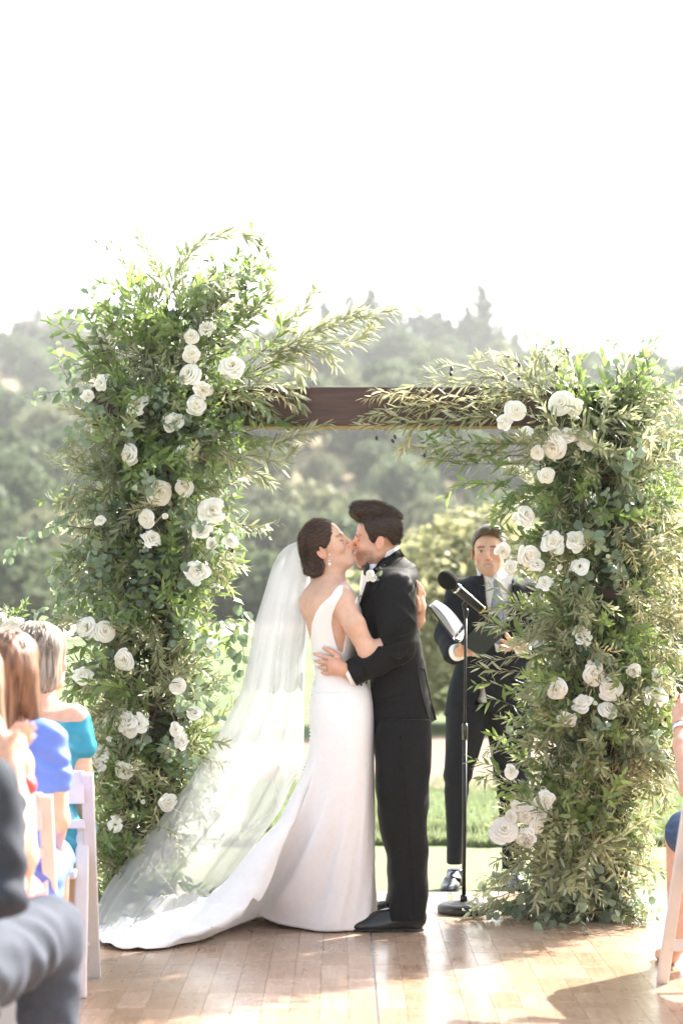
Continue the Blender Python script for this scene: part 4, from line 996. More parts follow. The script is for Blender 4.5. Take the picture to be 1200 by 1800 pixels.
def surface_strands(name, target, mat, n, seed, flow, steps=9, step=0.008, r=0.0009, off=0.0012):
    """single hairs combed over a hair surface along the flow direction"""
    from mathutils.bvhtree import BVHTree
    me = target.data; bv = BVHTree.FromPolygons([v.co for v in me.vertices], [p.vertices for p in me.polygons]); rs = random.Random(seed); b = MB(); k = 0
    while k < n:
        v = me.vertices[rs.randrange(len(me.vertices))]
        if v.normal.y > 0.35: continue
        k += 1; p = v.co.copy(); P = []; w = Vector((rs.uniform(-.25, .25), rs.uniform(-.25, .25), rs.uniform(-.25, .25)))
        for i in range(steps):
            h = bv.find_nearest(p)
            if h[0] is None: break
            P.append(h[0]+h[1]*(off if k % 9 else off*4.5)*(0.3+math.sin(PI*(i+0.5)/steps))); d = flow(h[0])+w; d = d-h[1]*d.dot(h[1])
            if d.length < 1e-5: break
            p = h[0]+d.normalized()*step
        if len(P) > 3: b.tube(P, [r*0.5]+[r]*(len(P)-2)+[r*0.4], 3)
    return b.build(name, mat, target)
def patch(name, A, Bp, target, mat, parent, off=0.003, nu=24, nv=6, d=9.0, y0=8.0, thick=0.0016):
    """a thin cloth piece between two edges given in photo pixels, laid on the surface of target (seen along +Y)"""
    from mathutils.bvhtree import BVHTree
    me = target.data; bv = BVHTree.FromPolygons([v.co for v in me.vertices], [p.vertices for p in me.polygons])
    ca = bez([Vector((x, y, 0)) for x, y in A], nu); cb = bez([Vector((x, y, 0)) for x, y in Bp], nu); V = []; ok = True; last = None
    for i in range(nu):
        for j in range(nv):
            q = ca[i].lerp(cb[i], j/(nv-1)); w = W(q.x, q.y, d)
            h = bv.ray_cast(Vector((w.x, y0, w.z)), Vector((0, 1, 0)), 3.0)
            if h[0] is None: yv = last if last is not None else d
            else: yv = h[0].y
            last = yv; V.append(Vector((w.x, yv-off, w.z)))
    for it in range(2):
        Y = [v.y for v in V]
        for i in range(1, nu-1):
            for j in range(nv): V[i*nv+j].y = min(V[i*nv+j].y, (Y[(i-1)*nv+j]+Y[i*nv+j]+Y[(i+1)*nv+j])/3)
    F = [tuple(r) for r in gridfaces(nu, nv)]
    n = len(V); V2 = V+[v+Vector((0, thick+off, 0)) for v in V]; F2 = F+[tuple(i+n for i in f[::-1]) for f in F]
    ring = [i*nv for i in range(nu)]+[(nu-1)*nv+j for j in range(1, nv)]+[i*nv+nv-1 for i in range(nu-2, -1, -1)]+[j for j in range(nv-2, 0, -1)]
    for i in range(len(ring)): a, b = ring[i], ring[(i+1) % len(ring)]; F2.append((a, b, b+n, a+n))
    return obj(name, mesh(name, V2, F2), mat, parent)
def shoe(parent, pos, yaw, mat, solemat, s=1.0, name='shoe', buckle=False, pitch=0.0):
    f = Frame(pos, (math.cos(yaw)*math.cos(pitch), math.sin(yaw)*math.cos(pitch), -math.sin(pitch)), (0, 0, 1), s)
    o = [(ell((0.088, 0, 0.022), (0.088, 0.042, 0.029)), '+', 0), (ell((0.0, 0, 0.042), (0.095, 0.039, 0.050)), '+', 0.045), (ell((-0.085, 0, 0.055), (0.054, 0.037, 0.062)), '+', 0.03),
         (rcone((-0.07, 0, 0.055), (-0.078, 0, 0.105), 0.040, 0.040), '+', 0.03), (plane((0, 0, 0.012), (0, 0, -1)), '&', 0.004), (plane((0, 0, 0.098), (0, 0, 1)), '&', 0.004)]
    w = 0.19*s; p = _a(pos)
    sh = sdf_obj(name, f.ops(o), p-w, p+w+(0, 0, 0.0), 0.004, mat, parent)
    so_ = [(ell((0.077, 0, 0.008), (0.101, 0.043, 0.05)), '+', 0), (ell((-0.05, 0, 0.008), (0.080, 0.036, 0.05)), '+', 0.03), (plane((0, 0, 0.013), (0, 0, 1)), '&', 0), (plane((0, 0, 0.005), (0, 0, -1)), '&', 0)]
    hl = [(ell((-0.082, 0, 0.0), (0.044, 0.034, 0.05)), '+', 0), (plane((0, 0, 0.012), (0, 0, 1)), '&', 0), (plane((0, 0, -0.012), (0, 0, -1)), '&', 0), (plane((-0.05, 0, 0), (1, 0, 0)), '&', 0)]
    sdf_obj('sole', f.ops(so_)+[(grp(f.ops(hl)), '+', 0)], p-w, p+w, 0.004, solemat, sh)
    return sh
# ================================================================== BRIDE AND GROOM (plane d = 9 m)
D0 = 9.0
def Q(px, py, dy=0.0):
    w = W(px, py, D0); return Vector((w.x, D0+dy, w.z))
def Q2(pts, d=D0): return [tuple((W(x, y, d).x, W(x, y, d).z)) for x, y in pts]
def rows(tab, dy=0.0, d=D0):
    out = []
    for r in tab:
        py, l, rr, ay = r[:4]; off = r[4] if len(r) > 4 else dy; a, b = W(l, py, d), W(rr, py, d)
        out.append((a.z, (a.x+b.x)/2, d+off, (b.x-a.x)/2, ay))
    return out
def nz(seed, f, amp): return lambda V: amp*fbm(V*f+seed, 3)
infl = lambda f, e: (lambda P: f(P)-e)
# ---------------------------------------------------------------- bride
bride = thing('person', Q(600, 1632, -0.02), 'bride in a white open-backed gown and long veil, kissing the groom', 'person')
BY = -0.03
th = R(23.5)
hbF = Frame(Q(568.6, 961, -0.035), (math.cos(th), -0.10, math.sin(th)), (-math.sin(th), -0.10, math.cos(th)), 1.04)
torsoB = [(colz(rows([(1012, 566, 600, .040), (1024, 558, 606, .070), (1034, 550, 614, .120), (1046, 541, 624, .160), (1070, 533, 632, .165), (1100, 538, 636, .150), (1130, 546, 627, .130), (1162, 553, 620, .120), (1185, 557, 628, .124), (1215, 551, 648, .150), (1250, 546, 655, .172), (1290, 549, 655, .176)], BY), 2.15), '+', 0)]
armR = chain([Q(600, 1058, -0.175), Q(622, 1098, -0.215), Q(645, 1143, -0.205), Q(690, 1128, -0.16), Q(712, 1112, -0.12)], [0.048, 0.045, 0.039, 0.033, 0.025], 0.02)
armL = chain([Q(600, 1058, 0.12), Q(660, 1090, 0.24), Q(722, 1112, 0.235), Q(736, 1092, 0.08)], [0.046, 0.042, 0.036, 0.026], 0.02)
handB = [(rcone(Q(736, 1088, 0.07), Q(738, 1066, 0.04), 0.026, 0.028), '+', 0.02), (ell(Q(739, 1062, 0.025), (0.020, 0.034, 0.040)), '+', 0.015)]
for bx_, by_, tx_, ty_, dy0, dy1 in ((735, 1050, 731.5, 1022, 0.0, -0.02), (739, 1048, 736, 1025, 0.012, 0.0), (742, 1050, 740, 1030, 0.03, 0.02), (744, 1055, 743, 1038, 0.05, 0.045)):
    handB += finger_ops(Q(bx_, by_, dy0), Q(tx_, ty_, dy1), 0.0092, (0.5, 0, 0))
handB += finger_ops(Q(735, 1072, 0.0), Q(731, 1048, -0.035), 0.0102, (0.3, -0.3, 0))
neckB = [(rcone(Q(580, 985, BY), Q(583, 1044, BY), 0.045, 0.058), '+', 0.03), (rcone(Q(566, 1030, BY+0.02), Q(545, 1062, BY), 0.05, 0.05), '+', 0.05)]
bodyB = hbF.ops(head_ops(True))+neckB+[(grp(torsoB), '+', 0.05)]+[(rcone(Q(588, 1046, -0.10), Q(602, 1056, -0.17), 0.05, 0.055), '+', 0.04), (rcone(Q(588, 1046, 0.06), Q(600, 1056, 0.12), 0.05, 0.05), '+', 0.04)]+armR+armL+handB
# spine hollow
bodyB += [(rcone(Q(529, 1065, BY), Q(541, 1150, BY), 0.012, 0.012), '-', 0.03)]
fpB = face_paint(hbF, (0.62, 0.385, 0.280), (0.52, 0.17, 0.15))
skinB = skin
lo, hi = Q(515, 1300, -0.36), Q(765, 900, 0.36)
body = sdf_obj('body', bodyB, (lo.x, lo.y, lo.z), (hi.x, hi.y, hi.z), 0.0032, skinB, bride, colfn=fpB)
# hair
hairB_m = hairmat('dark_brown_hair', (0.012, 0.006, 0.0045), (0.060, 0.030, 0.019), sc=(60, 200, 200), rough=0.42)
hp = [(599, 920), (592, 914), (575, 909), (555, 912), (538, 925), (527, 945), (528, 968), (532, 990), (540, 1006), (553, 1018), (566, 1010), (571, 1000), (568, 988), (561, 972), (563, 962), (572, 964), (579, 955), (584, 940), (590, 928)]
hairB = [(grp(hbF.ops([(ell((-0.022, 0, 0.034), (0.104, 0.087, 0.090)), '+', 0)])), '+', 0), (grp(hbF.ops([(ell((-0.055, 0, -0.055), (0.055, 0.075, 0.060)), '+', 0)])), '+', 0.03),
         (infl(prism(Q2(hp)), 0.004), '&', 0.008)]
for cx_, cy_, r_ in ((548, 1000, 0.034), (558, 1003, 0.030), (545, 988, 0.032), (560, 992, 0.03)):
    hairB.append((ell(Q(cx_, cy_, BY-0.015), (r_, 0.058, r_)), '+', 0.008))
hd = lambda V: 0.0011*np.sin(hbF.inv(V)[:, 2]*330+9*fbm(V*22, 3)+hbF.inv(V)[:, 0]*160)*(0.5+fbm(V*12+5, 2))+0.0012*fbm(V*_a((40, 40, 120)), 2)
hair = sdf_obj('hair', hairB, tuple(Q(515, 1030, -0.2)), tuple(Q(610, 895, 0.2)), 0.003, hairB_m, bride, disp=hd)
b = MB()
for i, (cx_, cy_, rx, ry, a0) in enumerate(((551, 1000, 11, 9, 0.2), (556, 1006, 9, 7, 2.0), (546, 992, 9, 9, 3.5), (553, 997, 15, 14, 4.4))):
    b.tube([Q(cx_+rx*math.cos(a0+t*0.55), cy_+ry*math.sin(a0+t*0.55), BY-0.062-0.012*math.sin(t*0.5)) for t in range(9)], [0.004]+[0.0075]*7+[0.003], 7)
b.build('hair_curl', hairB_m, hair)
b = MB(); rs = random.Random(3)
for i in range(26):
    x, y = rs.uniform(536, 570), rs.uniform(916, 958); p0 = Q(x, y, BY-0.08)
    b.tube(bez([Q(530+rs.uniform(0, 8), 985+rs.uniform(-12, 20), BY-0.075), Q((x+535)/2-3, (y+975)/2, BY-0.092), Q(x, y, BY-0.088), Q(x+5, y-4, BY-0.08)], 9), 0.0009, 4)
b.build('hair_strand', hairB_m, hair)
# earring
ear = MB(); 
for y_, r_ in ((977, 0.004), (982, 0.0032), (987, 0.0042)): ear.ball(Q(579, y_, BY-0.098), r_, 6)
eo = ear.build('earring', pmat('silver', (0.75, 0.77, 0.8), 0.15, metal=1.0), bride); b = MB(); b.ball(Q(579.5, 993, BY-0.098), (0.006, 0.005, 0.007), 7); b.build('earring_drop', pmat('crystal', (0.85, 0.86, 0.84), 0.1, spec=0.8), eo)
# gown: bodice
gown_m = pmat('white_crepe', (0.80, 0.785, 0.775), 0.62, 0.02, 40, 0.25, 900, spec=0.25, sheen=0.25)
bod = [(grp(torsoB+[(rcone(Q(588, 1046, -0.10), Q(602, 1056, -0.17), 0.05, 0.055), '+', 0.05), (rcone(Q(588, 1046, 0.06), Q(600, 1056, 0.12), 0.05, 0.05), '+', 0.05)]), '+', 0)]
pol = [(582, 1048), (588, 1038), (597, 1029), (612, 1030), (640, 1040), (665, 1080), (665, 1216), (530, 1216), (540, 1190), (548, 1152), (546.5, 1120), (549, 1095), (556, 1076), (566, 1062), (575, 1054)]
arm_h = [(604, 1024), (601, 1046), (592, 1062), (585, 1080), (583, 1097), (587, 1117), (594, 1142), (602, 1147), (606, 1124), (613, 1085), (625, 1052), (640, 1030)]
bodice = [(infl(grp(bod), 0.0065), '+', 0), (prism(Q2(pol)), '&', 0.002), (lambda P, f=prism(Q2(arm_h)), g=plane((0, D0-0.055, 0), (0, -1, 0)): np.maximum(f(P), -g(P)*-1), '-', 0.002)]
bodice[2] = (grp([(prism(Q2(arm_h)), '+', 0), (plane((0, D0-0.06, 0), (0, 1, 0)), '&', 0)]), '-', 0.002)
dress = sdf_obj('dress', bodice, tuple(Q(525, 1222, -0.3)), tuple(Q(670, 1020, 0.3)), 0.0032, gown_m, bride, disp=lambda V: 0.0016*np.sin(V[:, 2]*95+V[:, 0]*60+3*fbm(V*9, 2))*sstep(1.30, 1.12, V[:, 2])*sstep(-0.02, -0.1, V[:, 0]))
# gown: skirt and train
M_ = 220; angs = np.linspace(0, -2*PI, M_, endpoint=False)
spk = [(0, .150, 9.02, .03), (-35, .105, 8.90, .008), (-65, -.01, 8.865, .007), (-90, -.12, 8.885, .007), (-110, -.25, 8.97, .02), (-125, -.35, 9.03, .050), (-138, -.42, 8.98, .02), (-147, -.50, 8.76, .010), (-155, -.60, 8.56, .008), (-163, -.74, 8.37, .008), (-172, -.92, 8.38, .008), (-180, -1.02, 8.62, .008), (-188, -1.02, 8.92, .010), (-196, -.95, 9.08, .02), (-207, -.75, 9.28, .02), (-226, -.5, 9.42, .01), (-260, -.15, 9.36, .008), (-300, .06, 9.30, .008), (-335, .14, 9.17, .012), (-360, .150, 9.02, .03)]
sa = np.array(spk); A_ = np.degrees(angs)
hx_ = np.interp(-A_, -sa[:, 0], sa[:, 1]); hy_ = np.interp(-A_, -sa[:, 0], sa[:, 2]); hz_ = np.interp(-A_, -sa[:, 0], sa[:, 3])
kern = np.array([1, 2, 3, 2, 1])/9.0
def psm(v): 
    w = np.concatenate([v[-2:], v, v[:2]]); return np.convolve(w, kern, 'valid')
hx_, hy_, hz_ = psm(hx_), psm(hy_), psm(hz_)
upper = [(1172, 552, 626, .128), (1185, 556.5, 630, .129), (1200, 554, 645, .140), (1215, 550, 651, .153), (1232, 546.5, 654, .165), (1250, 545, 655.5, .175), (1270, 545, 656, .179), (1290, 547, 656, .180)]
V = []
for py, l, r, ay in upper:
    a, bq = W(l, py, D0), W(r, py, D0); cx, ax = (a.x+bq.x)/2, (bq.x-a.x)/2
    ca, sn = np.cos(angs), np.sin(angs); e = 2/2.15
    V.append(np.stack([cx+ax*np.sign(ca)*np.abs(ca)**e, D0+BY+ay*np.sign(sn)*np.abs(sn)**e, np.full(M_, a.z)], 1))
hip = V[-1]; z0 = hip[0, 2]; L_ = np.hypot(hx_-hip[:, 0], hy_-hip[:, 1]); NV = 90
sk = np.array([0, .012, .02, .075, .14, .255, .34, .42, .57, .90]); zk = np.array([.83, .76, .70, .59, .464, .345, .225, .135, .085, .02])
vk = np.concatenate([[0], np.cumsum(np.hypot(np.diff(sk), np.diff(zk)))]); vk /= vk[-1]
big = sstep(.34, .66, L_)
for j in range(1, NV+1):
    v = j/NV
    s_s = L_*v**1.6; z_s = z0+(hz_-z0)*v
    s_l = np.interp(v, vk, sk)*np.maximum(L_/.90, .55); s_l = np.minimum(s_l, L_*1.0) if v < 1 else L_; z_l = np.interp(v, vk, zk)*1.0
    z_l = z_l+(z0-.83)*(1-v)+(hz_-.02)*v
    s = s_s*(1-big)+s_l*big; z = z_s*(1-big)+z_l*big
    f = s/np.maximum(L_, 1e-6)
    x = hip[:, 0]+(hx_-hip[:, 0])*f; y = hip[:, 1]+(hy_-hip[:, 1])*f
    t = angs
    # soft folds fanning from the front of the hip
    ph = 7*t+5.5*v+1.2*np.sin(2*t+1)
    fl = (0.5+0.5*np.sin(ph))**1.6-0.4
    amp = 0.020*sstep(0.12, 0.9, v)*(0.35+0.65*big)+0.008*v
    nn = fbm(np.stack([np.cos(t)*3+v*2, np.sin(t)*3, np.full(M_, v*5.0)], 1), 3)
    for t0, t1, wd, am in ((-96, -118, 0.20, 0.038), (-128, -146, 0.13, 0.060), (-70, -84, 0.16, 0.014), (-40, -52, 0.14, 0.010)):
        c = R(t0+(t1-t0)*v); q = (t-c)/wd; amp2 = am*sstep(0.10, 0.75, v)*(1-0.5*sstep(0.85, 1.0, v)); g = np.where(q > 0, np.exp(-q*q*0.5), np.exp(-q*q*5.0))-0.35*np.exp(-(q+1.1)**2*2)
        x = x+np.cos(t)*amp2*g; y = y+np.sin(t)*amp2*g
    x = x+np.cos(t)*amp*(fl+0.8*nn); y = y+np.sin(t)*amp*(fl+0.8*nn)
    fz = fbm(np.stack([x*7, y*7, np.full(M_, 2.0)], 1), 3)+0.5*fbm(np.stack([x*16, y*16, np.full(M_, 9.0)], 1), 2)
    fz = np.abs(fz)
    z = z+big*sstep(.50, .72, v)*(0.17*np.maximum(0, 0.42-np.abs(fbm(np.stack([x*5+y*2, y*6, np.full(M_, 2.0)], 1), 3))*2.2)+0.05*fz)*(1-0.7*sstep(.94, 1.0, v))
    z = z+big*sstep(.3, .5, v)*(1-sstep(.55, .8, v))*0.03*nn
    V.append(np.stack([x, y, np.maximum(z, 0.006)], 1))
nr = len(V); V = np.concatenate(V)
i, j = np.meshgrid(np.arange(nr-1), np.arange(M_), indexing='ij'); a = (i*M_+j).ravel(); b_ = (i*M_+(j+1) % M_).ravel()
F = np.stack([a, b_, b_+M_, a+M_], 1)
skirt = obj('skirt', mesh('skirt', V, F), gown_m, dress)
mod = skirt.modifiers.new('cloth_thickness', 'SOLIDIFY'); mod.thickness = 0.0022; mod.offset = 1
# covered buttons down the back
bt = MB(); bt.ball((0, 0, 0), 0.0052, 6); bt_me = mesh('button', bt.V, bt.F); bt_me.materials.append(gown_m)
bl_ = bez([Vector((x, y, 0)) for x, y in ((548, 1150), (556, 1180), (552, 1200), (547, 1225), (544.5, 1260), (546, 1290), (543, 1325), (533, 1352))], 36)
for q in bl_: obj('button', bt_me, None, dress, Matrix.Translation(Q(q.x-0.5, q.y, BY-0.012)))
# veil
vm, nt, p, out = nmat('tulle')
p.inputs['Base Color'].default_value = (0.58, 0.59, 0.60, 1); p.inputs['Roughness'].default_value = 0.8; p.inputs['Specular IOR Level'].default_value = 0.1
tr = N(nt, 'ShaderNodeBsdfTranslucent'); tr.inputs[0].default_value = (0.50, 0.515, 0.535, 1)
m1 = N(nt, 'ShaderNodeMixShader'); m1.inputs[0].default_value = 0.5; nt.links.new(p.outputs[0], m1.inputs[1]); nt.links.new(tr.outputs[0], m1.inputs[2])
tp = N(nt, 'ShaderNodeBsdfTransparent'); lw = N(nt, 'ShaderNodeLayerWeight', _Blend=0.35)
mr = N(nt, 'ShaderNodeMapRange'); nt.links.new(lw.outputs['Facing'], mr.inputs[0])
for k, v_ in ((1, 0.0), (2, 1.0), (3, 0.43), (4, 0.74)): mr.inputs[k].default_value = v_
m2 = N(nt, 'ShaderNodeMixShader'); nt.links.new(mr.outputs[0], m2.inputs[0]); nt.links.new(tp.outputs[0], m2.inputs[1]); nt.links.new(m1.outputs[0], m2.inputs[2]); nt.links.new(m2.outputs[0], out.inputs[0])
def veil_loft(name, tab, seed, folds, amp, parent):
    D = np.array(tab, float); n = 110; py = np.linspace(D[0, 0], D[-1, 0], n); l, r, dy, hd_ = (np.interp(py, D[:, 0], D[:, k]) for k in range(1, 5)); mcount = 150; V = []
    t = np.linspace(0, 2*PI, mcount, endpoint=False); rs = np.random.RandomState(seed); ph = rs.rand(4)*6
    for i in range(n):
        v = i/(n-1); a, b = W(l[i], py[i], D0), W(r[i], py[i], D0); cx, ax = (a.x+b.x)/2, (b.x-a.x)/2
        w = sstep(0.02, 0.35, v)*amp*(0.5+v)
        g = np.sin(folds*t+ph[0]+0.8*np.sin(3*t+ph[1]))+0.5*np.sin(2.1*folds*t+ph[2])+1.2*fbm(np.stack([np.cos(t)*4, np.sin(t)*4, np.full(mcount, v*3+seed)], 1), 3)
        x = cx+ax*np.cos(t)*(1-0.03*(1-np.abs(np.cos(t)))); y = D0+dy[i]+hd_[i]*np.sin(t)+w*g
        z = np.full(mcount, a.z)+0.01*g*v
        x = x-0.4*w*np.abs(g)*np.sign(np.cos(t))
        V.append(np.stack([x, y, np.maximum(z, 0.03+0.012*np.abs(g)*(0.4+v))], 1))
    V = np.concatenate(V); i, j = np.meshgrid(np.arange(n-1), np.arange(mcount), indexing='ij'); a = (i*mcount+j).ravel(); b_ = (i*mcount+(j+1) % mcount).ravel()
    return obj(name, mesh(name, V, np.stack([a, b_, b_+mcount, a+mcount], 1)), vm, parent)
VT = [(952, 522, 534, .02, .05), (960, 502, 536, .03, .085), (975, 488, 540, .05, .10), (1000, 476, 544, .06, .115), (1050, 461, 546, .07, .13), (1100, 445, 542, .08, .14), (1150, 437, 537, .09, .15), (1215, 422, 534, .11, .17), (1270, 395, 534, .12, .20), (1330, 358, 533, .13, .22), (1355, 342, 531, .14, .23), (1385, 325, 512, .15, .24), (1435, 285, 490, .16, .26), (1490, 240, 450, .17, .28), (1540, 200, 415, .15, .30), (1570, 180, 380, .10, .33), (1600, 168, 340, .05, .36), (1625, 165, 320, .02, .38)]
veil = veil_loft('veil', VT, 1, 9, 0.006, bride)
VT2 = [(954, 524, 534, .02, .045), (962, 505, 536, .03, .075), (1000, 481, 541, .05, .095), (1060, 462, 538, .06, .11), (1140, 443, 535, .07, .125), (1214, 428, 533, .08, .14)]
veil_loft('veil_blusher', VT2, 4, 8, 0.0055, veil)
for k, pts in enumerate(([(205, 1532, .12), (300, 1500, -.02), (400, 1470, -.05), (470, 1432, -.02), (515, 1400, .02)], [(452, 1240, -.04), (470, 1330, -.06), (492, 1420, -.04)], [(474, 1290, -.04), (500, 1340, -.05), (524, 1372, -.03)], [(300, 1420, .0), (360, 1440, -.06), (430, 1400, -.06), (500, 1340, -.04)], [(250, 1500, 0), (300, 1550, -.1), (330, 1590, -.12)])):
    b = MB(); b.tube(bez([Q(*p_) for p_ in pts], 24), 0.0013, 4); b.build('veil_edge', gown_m, veil)
surface_strands('hair_strand', hair, hairmat('brown_strand', (0.05, 0.026, 0.016), (0.11, 0.06, 0.036), sc=(60, 200, 200)), 520, 5, lambda p: Vector((-1.0, 0, -0.55 if p.x < Q(570, 0).x else 0.1)))
# ---------------------------------------------------------------- groom
groom = thing('person', Q(700, 1632, 0.04), 'groom in a black tuxedo with white boutonniere and slicked dark hair, kissing the bride', 'person')
GY = 0.04
hgF = Frame(Q(665, 947, 0.005), (-1.0, 0.10, -0.03), (-0.03, -0.08, 1), 1.03)
neckG = [(rcone(Q(673, 960, GY), Q(684, 1015, GY), 0.056, 0.064), '+', 0.03)]
coreG = [(colz(rows([(1005, 660, 715, .10), (1040, 655, 722, .17), (1120, 660, 735, .14), (1200, 668, 735, .13), (1280, 670, 745, .14)], GY)), '+', 0.04)]
armG = chain([Q(696, 1036, GY-0.17), Q(697, 1138, GY-0.19), Q(620, 1181, GY-0.205), Q(602, 1173, GY-0.205)], [0.05, 0.045, 0.034, 0.030], 0.02)
hy0 = BY-0.150
handG = [(rcone(Q(600, 1173, hy0-0.02), Q(588, 1169, hy0-0.012), 0.030, 0.032), '+', 0.02), (ell(Q(590, 1169, hy0-0.010), (0.034, 0.020, 0.037)), '+', 0.015)]
for bx_, by_, tx_, ty_, y0_, y1_ in ((582, 1156, 553, 1148.5, hy0-0.004, -0.125), (579.5, 1164, 554.5, 1161, hy0-0.004, -0.118), (579.5, 1172.5, 560.5, 1172, hy0-0.002, -0.122), (582, 1181, 566.5, 1181.5, hy0, -0.13)):
    handG += finger_ops(Q(bx_, by_, y0_), Q(tx_, ty_, y1_+BY+0.012), 0.0100, (0, -0.7, 0))
handG += finger_ops(Q(595, 1153, hy0-0.008), Q(569.5, 1138, BY-0.140), 0.0118, (0.1, -0.3, 0.35))
fpG = face_paint(hgF, (0.60, 0.35, 0.25), (0.50, 0.19, 0.16), beard=0.62, brow=(0.04, 0.025, 0.018))
def colG(V):
    c = fpG(V); m = (np.exp(-((V[:, 0]-Q(585, 0).x)/0.06)**2)*np.exp(-((V[:, 2]-Q(0, 1168).z)/0.05)**2))[:, None]
    return c*(1-m*0.5)+c*_a((1.02, 0.86, 0.84))*m*0.5
sdf_obj('body', hgF.ops(head_ops(False))+neckG+coreG+armG+handG, tuple(Q(540, 1300, -0.32)), tuple(Q(775, 870, 0.36)), 0.0032, skin, groom, colfn=colG)
# ring
b = MB(); b.lathe([(0.0103, -0.002), (0.0118, -0.002), (0.0118, 0.002), (0.0103, 0.002), (0.0103, -0.002)], Matrix.Translation(Q(573, 1172.3, hy0-0.014))@Matrix.Rotation(PI/2, 4, 'Y'), 16); b.build('wedding_ring', pmat('gold', (0.75, 0.52, 0.22), 0.2, metal=1.0), groom)
hairG_m = hairmat('groom_hair', (0.009, 0.005, 0.004), (0.042, 0.023, 0.015), sc=(45, 160, 190), rough=0.38)
hgp = [(615, 914), (613.5, 900), (616, 890), (622, 884), (640, 879), (662, 875.5), (680, 879), (694, 888), (703, 901), (706, 922), (705, 940), (701, 953), (692, 958), (685, 950), (680, 944), (668, 943), (661, 947), (656, 957), (651, 952), (647, 941), (642, 930), (640, 922), (634, 917)]
hairG = [(grp(hgF.ops([(ell((-0.012, 0, 0.040), (0.108, 0.086, 0.095)), '+', 0)])), '+', 0), (ell(Q(650, 897, 0.0), (0.105, 0.072, 0.042), rot(0, 0.06, 0)), '+', 0.02), (ell(Q(632, 899, 0.0), (0.045, 0.066, 0.034)), '+', 0.015), (infl(prism(Q2(hgp)), 0.003), '&', 0.006)]
# the side parting
hairG.append((rcone(Q(646, 917, -0.078), Q(690, 893, -0.062), 0.0045, 0.004), '-', 0.004))
hdG = lambda V: 0.0012*(np.sin(V[:, 0]*300+V[:, 2]*120+9*fbm(V*24, 3))*(0.5+fbm(V*12+5, 2))+1.5*fbm(V*_a((120, 40, 60)), 2))*sstep(Q(0, 925).z, Q(0, 905).z, V[:, 2])
hairG_o = sdf_obj('hair', hairG, tuple(Q(600, 968, -0.16)), tuple(Q(715, 865, 0.16)), 0.003, hairG_m, groom, disp=hdG)
surface_strands('hair_strand', hairG_o, hairmat('groom_strand', (0.035, 0.02, 0.013), (0.085, 0.048, 0.03), sc=(45, 160, 190)), 520, 6, lambda p: Vector((1.0, 0, 0.25 if p.z > Q(0, 915).z else -0.9)))
# ---- tuxedo
tux = pmat('black_wool', (0.0060, 0.0059, 0.0062), 0.7, 0.15, 60, 0.35, 700, spec=0.16, sheen=0.02)
satin = pmat('black_satin', (0.004, 0.004, 0.0045), 0.6, 0.1, 30, 0.1, 400, spec=0.5)
shirt_m = pmat('white_shirt', (0.80, 0.80, 0.82), 0.6, 0.02, 40, 0.15, 600)
JR = [(1000, 642, 724, .15), (1012, 638, 730, .195), (1030, 633, 728, .222), (1055, 631, 729, .222), (1090, 634, 732, .205), (1130, 640, 741, .190), (1170, 648, 748, .182), (1210, 651, 754, .184), (1250, 652.5, 762, .192), (1300, 654, 771, .198)]
jbody = [(colz(rows(JR, GY), 2.4), '+', 0), (rcone(Q(679, 992, GY), Q(690, 1012, GY), 0.078, 0.10), '+', 0.05)]
slv = chain([Q(694, 1040, GY-0.185), Q(696, 1090, GY-0.205), Q(697, 1136, GY-0.205), Q(660, 1158, GY-0.218), Q(618, 1181.5, GY-0.212)], [0.082, 0.077, 0.070, 0.064, 0.057], 0.025)
slvR = chain([Q(694, 1035, GY+0.175), Q(690, 1120, GY+0.23), Q(640, 1130, GY+0.2), Q(585, 1150, 0.12)], [0.080, 0.072, 0.062, 0.055], 0.025)
fa, fb = Q(697, 1140), Q(616, 1182.5)
fd = Vector((fb.x-fa.x, 0, fb.z-fa.z)).normalized()
cutp = Q(614.5, 1182)
slv_cut = slv[:-1]
slv = [(grp(slv), '+', 0), (plane(cutp, fd), '&', 0.003)]
def jdisp(V):
    px = V[:, 0]/D0*FPX+600; py = HOR-(V[:, 2]-CAMH)*FPX/D0
    near = sstep(9.02, 8.90, V[:, 1])
    def rid(x0, y0, x1, y1, wd, am):
        dx, dy_ = x1-x0, y1-y0; L2 = dx*dx+dy_*dy_; t = np.clip(((px-x0)*dx+(py-y0)*dy_)/L2, 0, 1)
        d2 = (px-x0-t*dx)**2+(py-y0-t*dy_)**2; return 1.5*am*np.exp(-d2/(wd*wd))*np.sin(PI*np.clip(0.08+0.84*t, 0, 1))
    s = np.zeros(len(V))
    for a in ((672, 1128, 722, 1105, 4, .010), (668, 1140, 726, 1128, 4, .011), (676, 1150, 722, 1150, 4, .009), (665, 1118, 715, 1085, 5, .007), (640, 1160, 668, 1145, 3.5, .006), (628, 1150, 640, 1190, 3.5, .004), (705, 1040, 728, 1075, 6, .007), (690, 1060, 728, 1100, 5, .007), (640, 1100, 668, 1120, 5, -.006), (655, 1125, 690, 1140, 4, -.008), (700, 1160, 722, 1138, 4, -.008)):
        s += rid(*a)
    s = s*near+0.004*fbm(V*_a((9, 9, 6)), 3)+0.0016*fbm(V*30, 2)
    return s
lohem = plane(Q(655, 1291), (Vector((Q(655, 1291).x-Q(768, 1266).x, 0, Q(655, 1291).z-Q(768, 1266).z)).cross(Vector((0, 1, 0)))).normalized())
nrm = Vector((Q(768, 1266).x-Q(655, 1291).x, 0, Q(768, 1266).z-Q(655, 1291).z)); nrm = Vector((nrm.z, 0, -nrm.x)).normalized()
lohem = plane(Q(655, 1291), nrm)
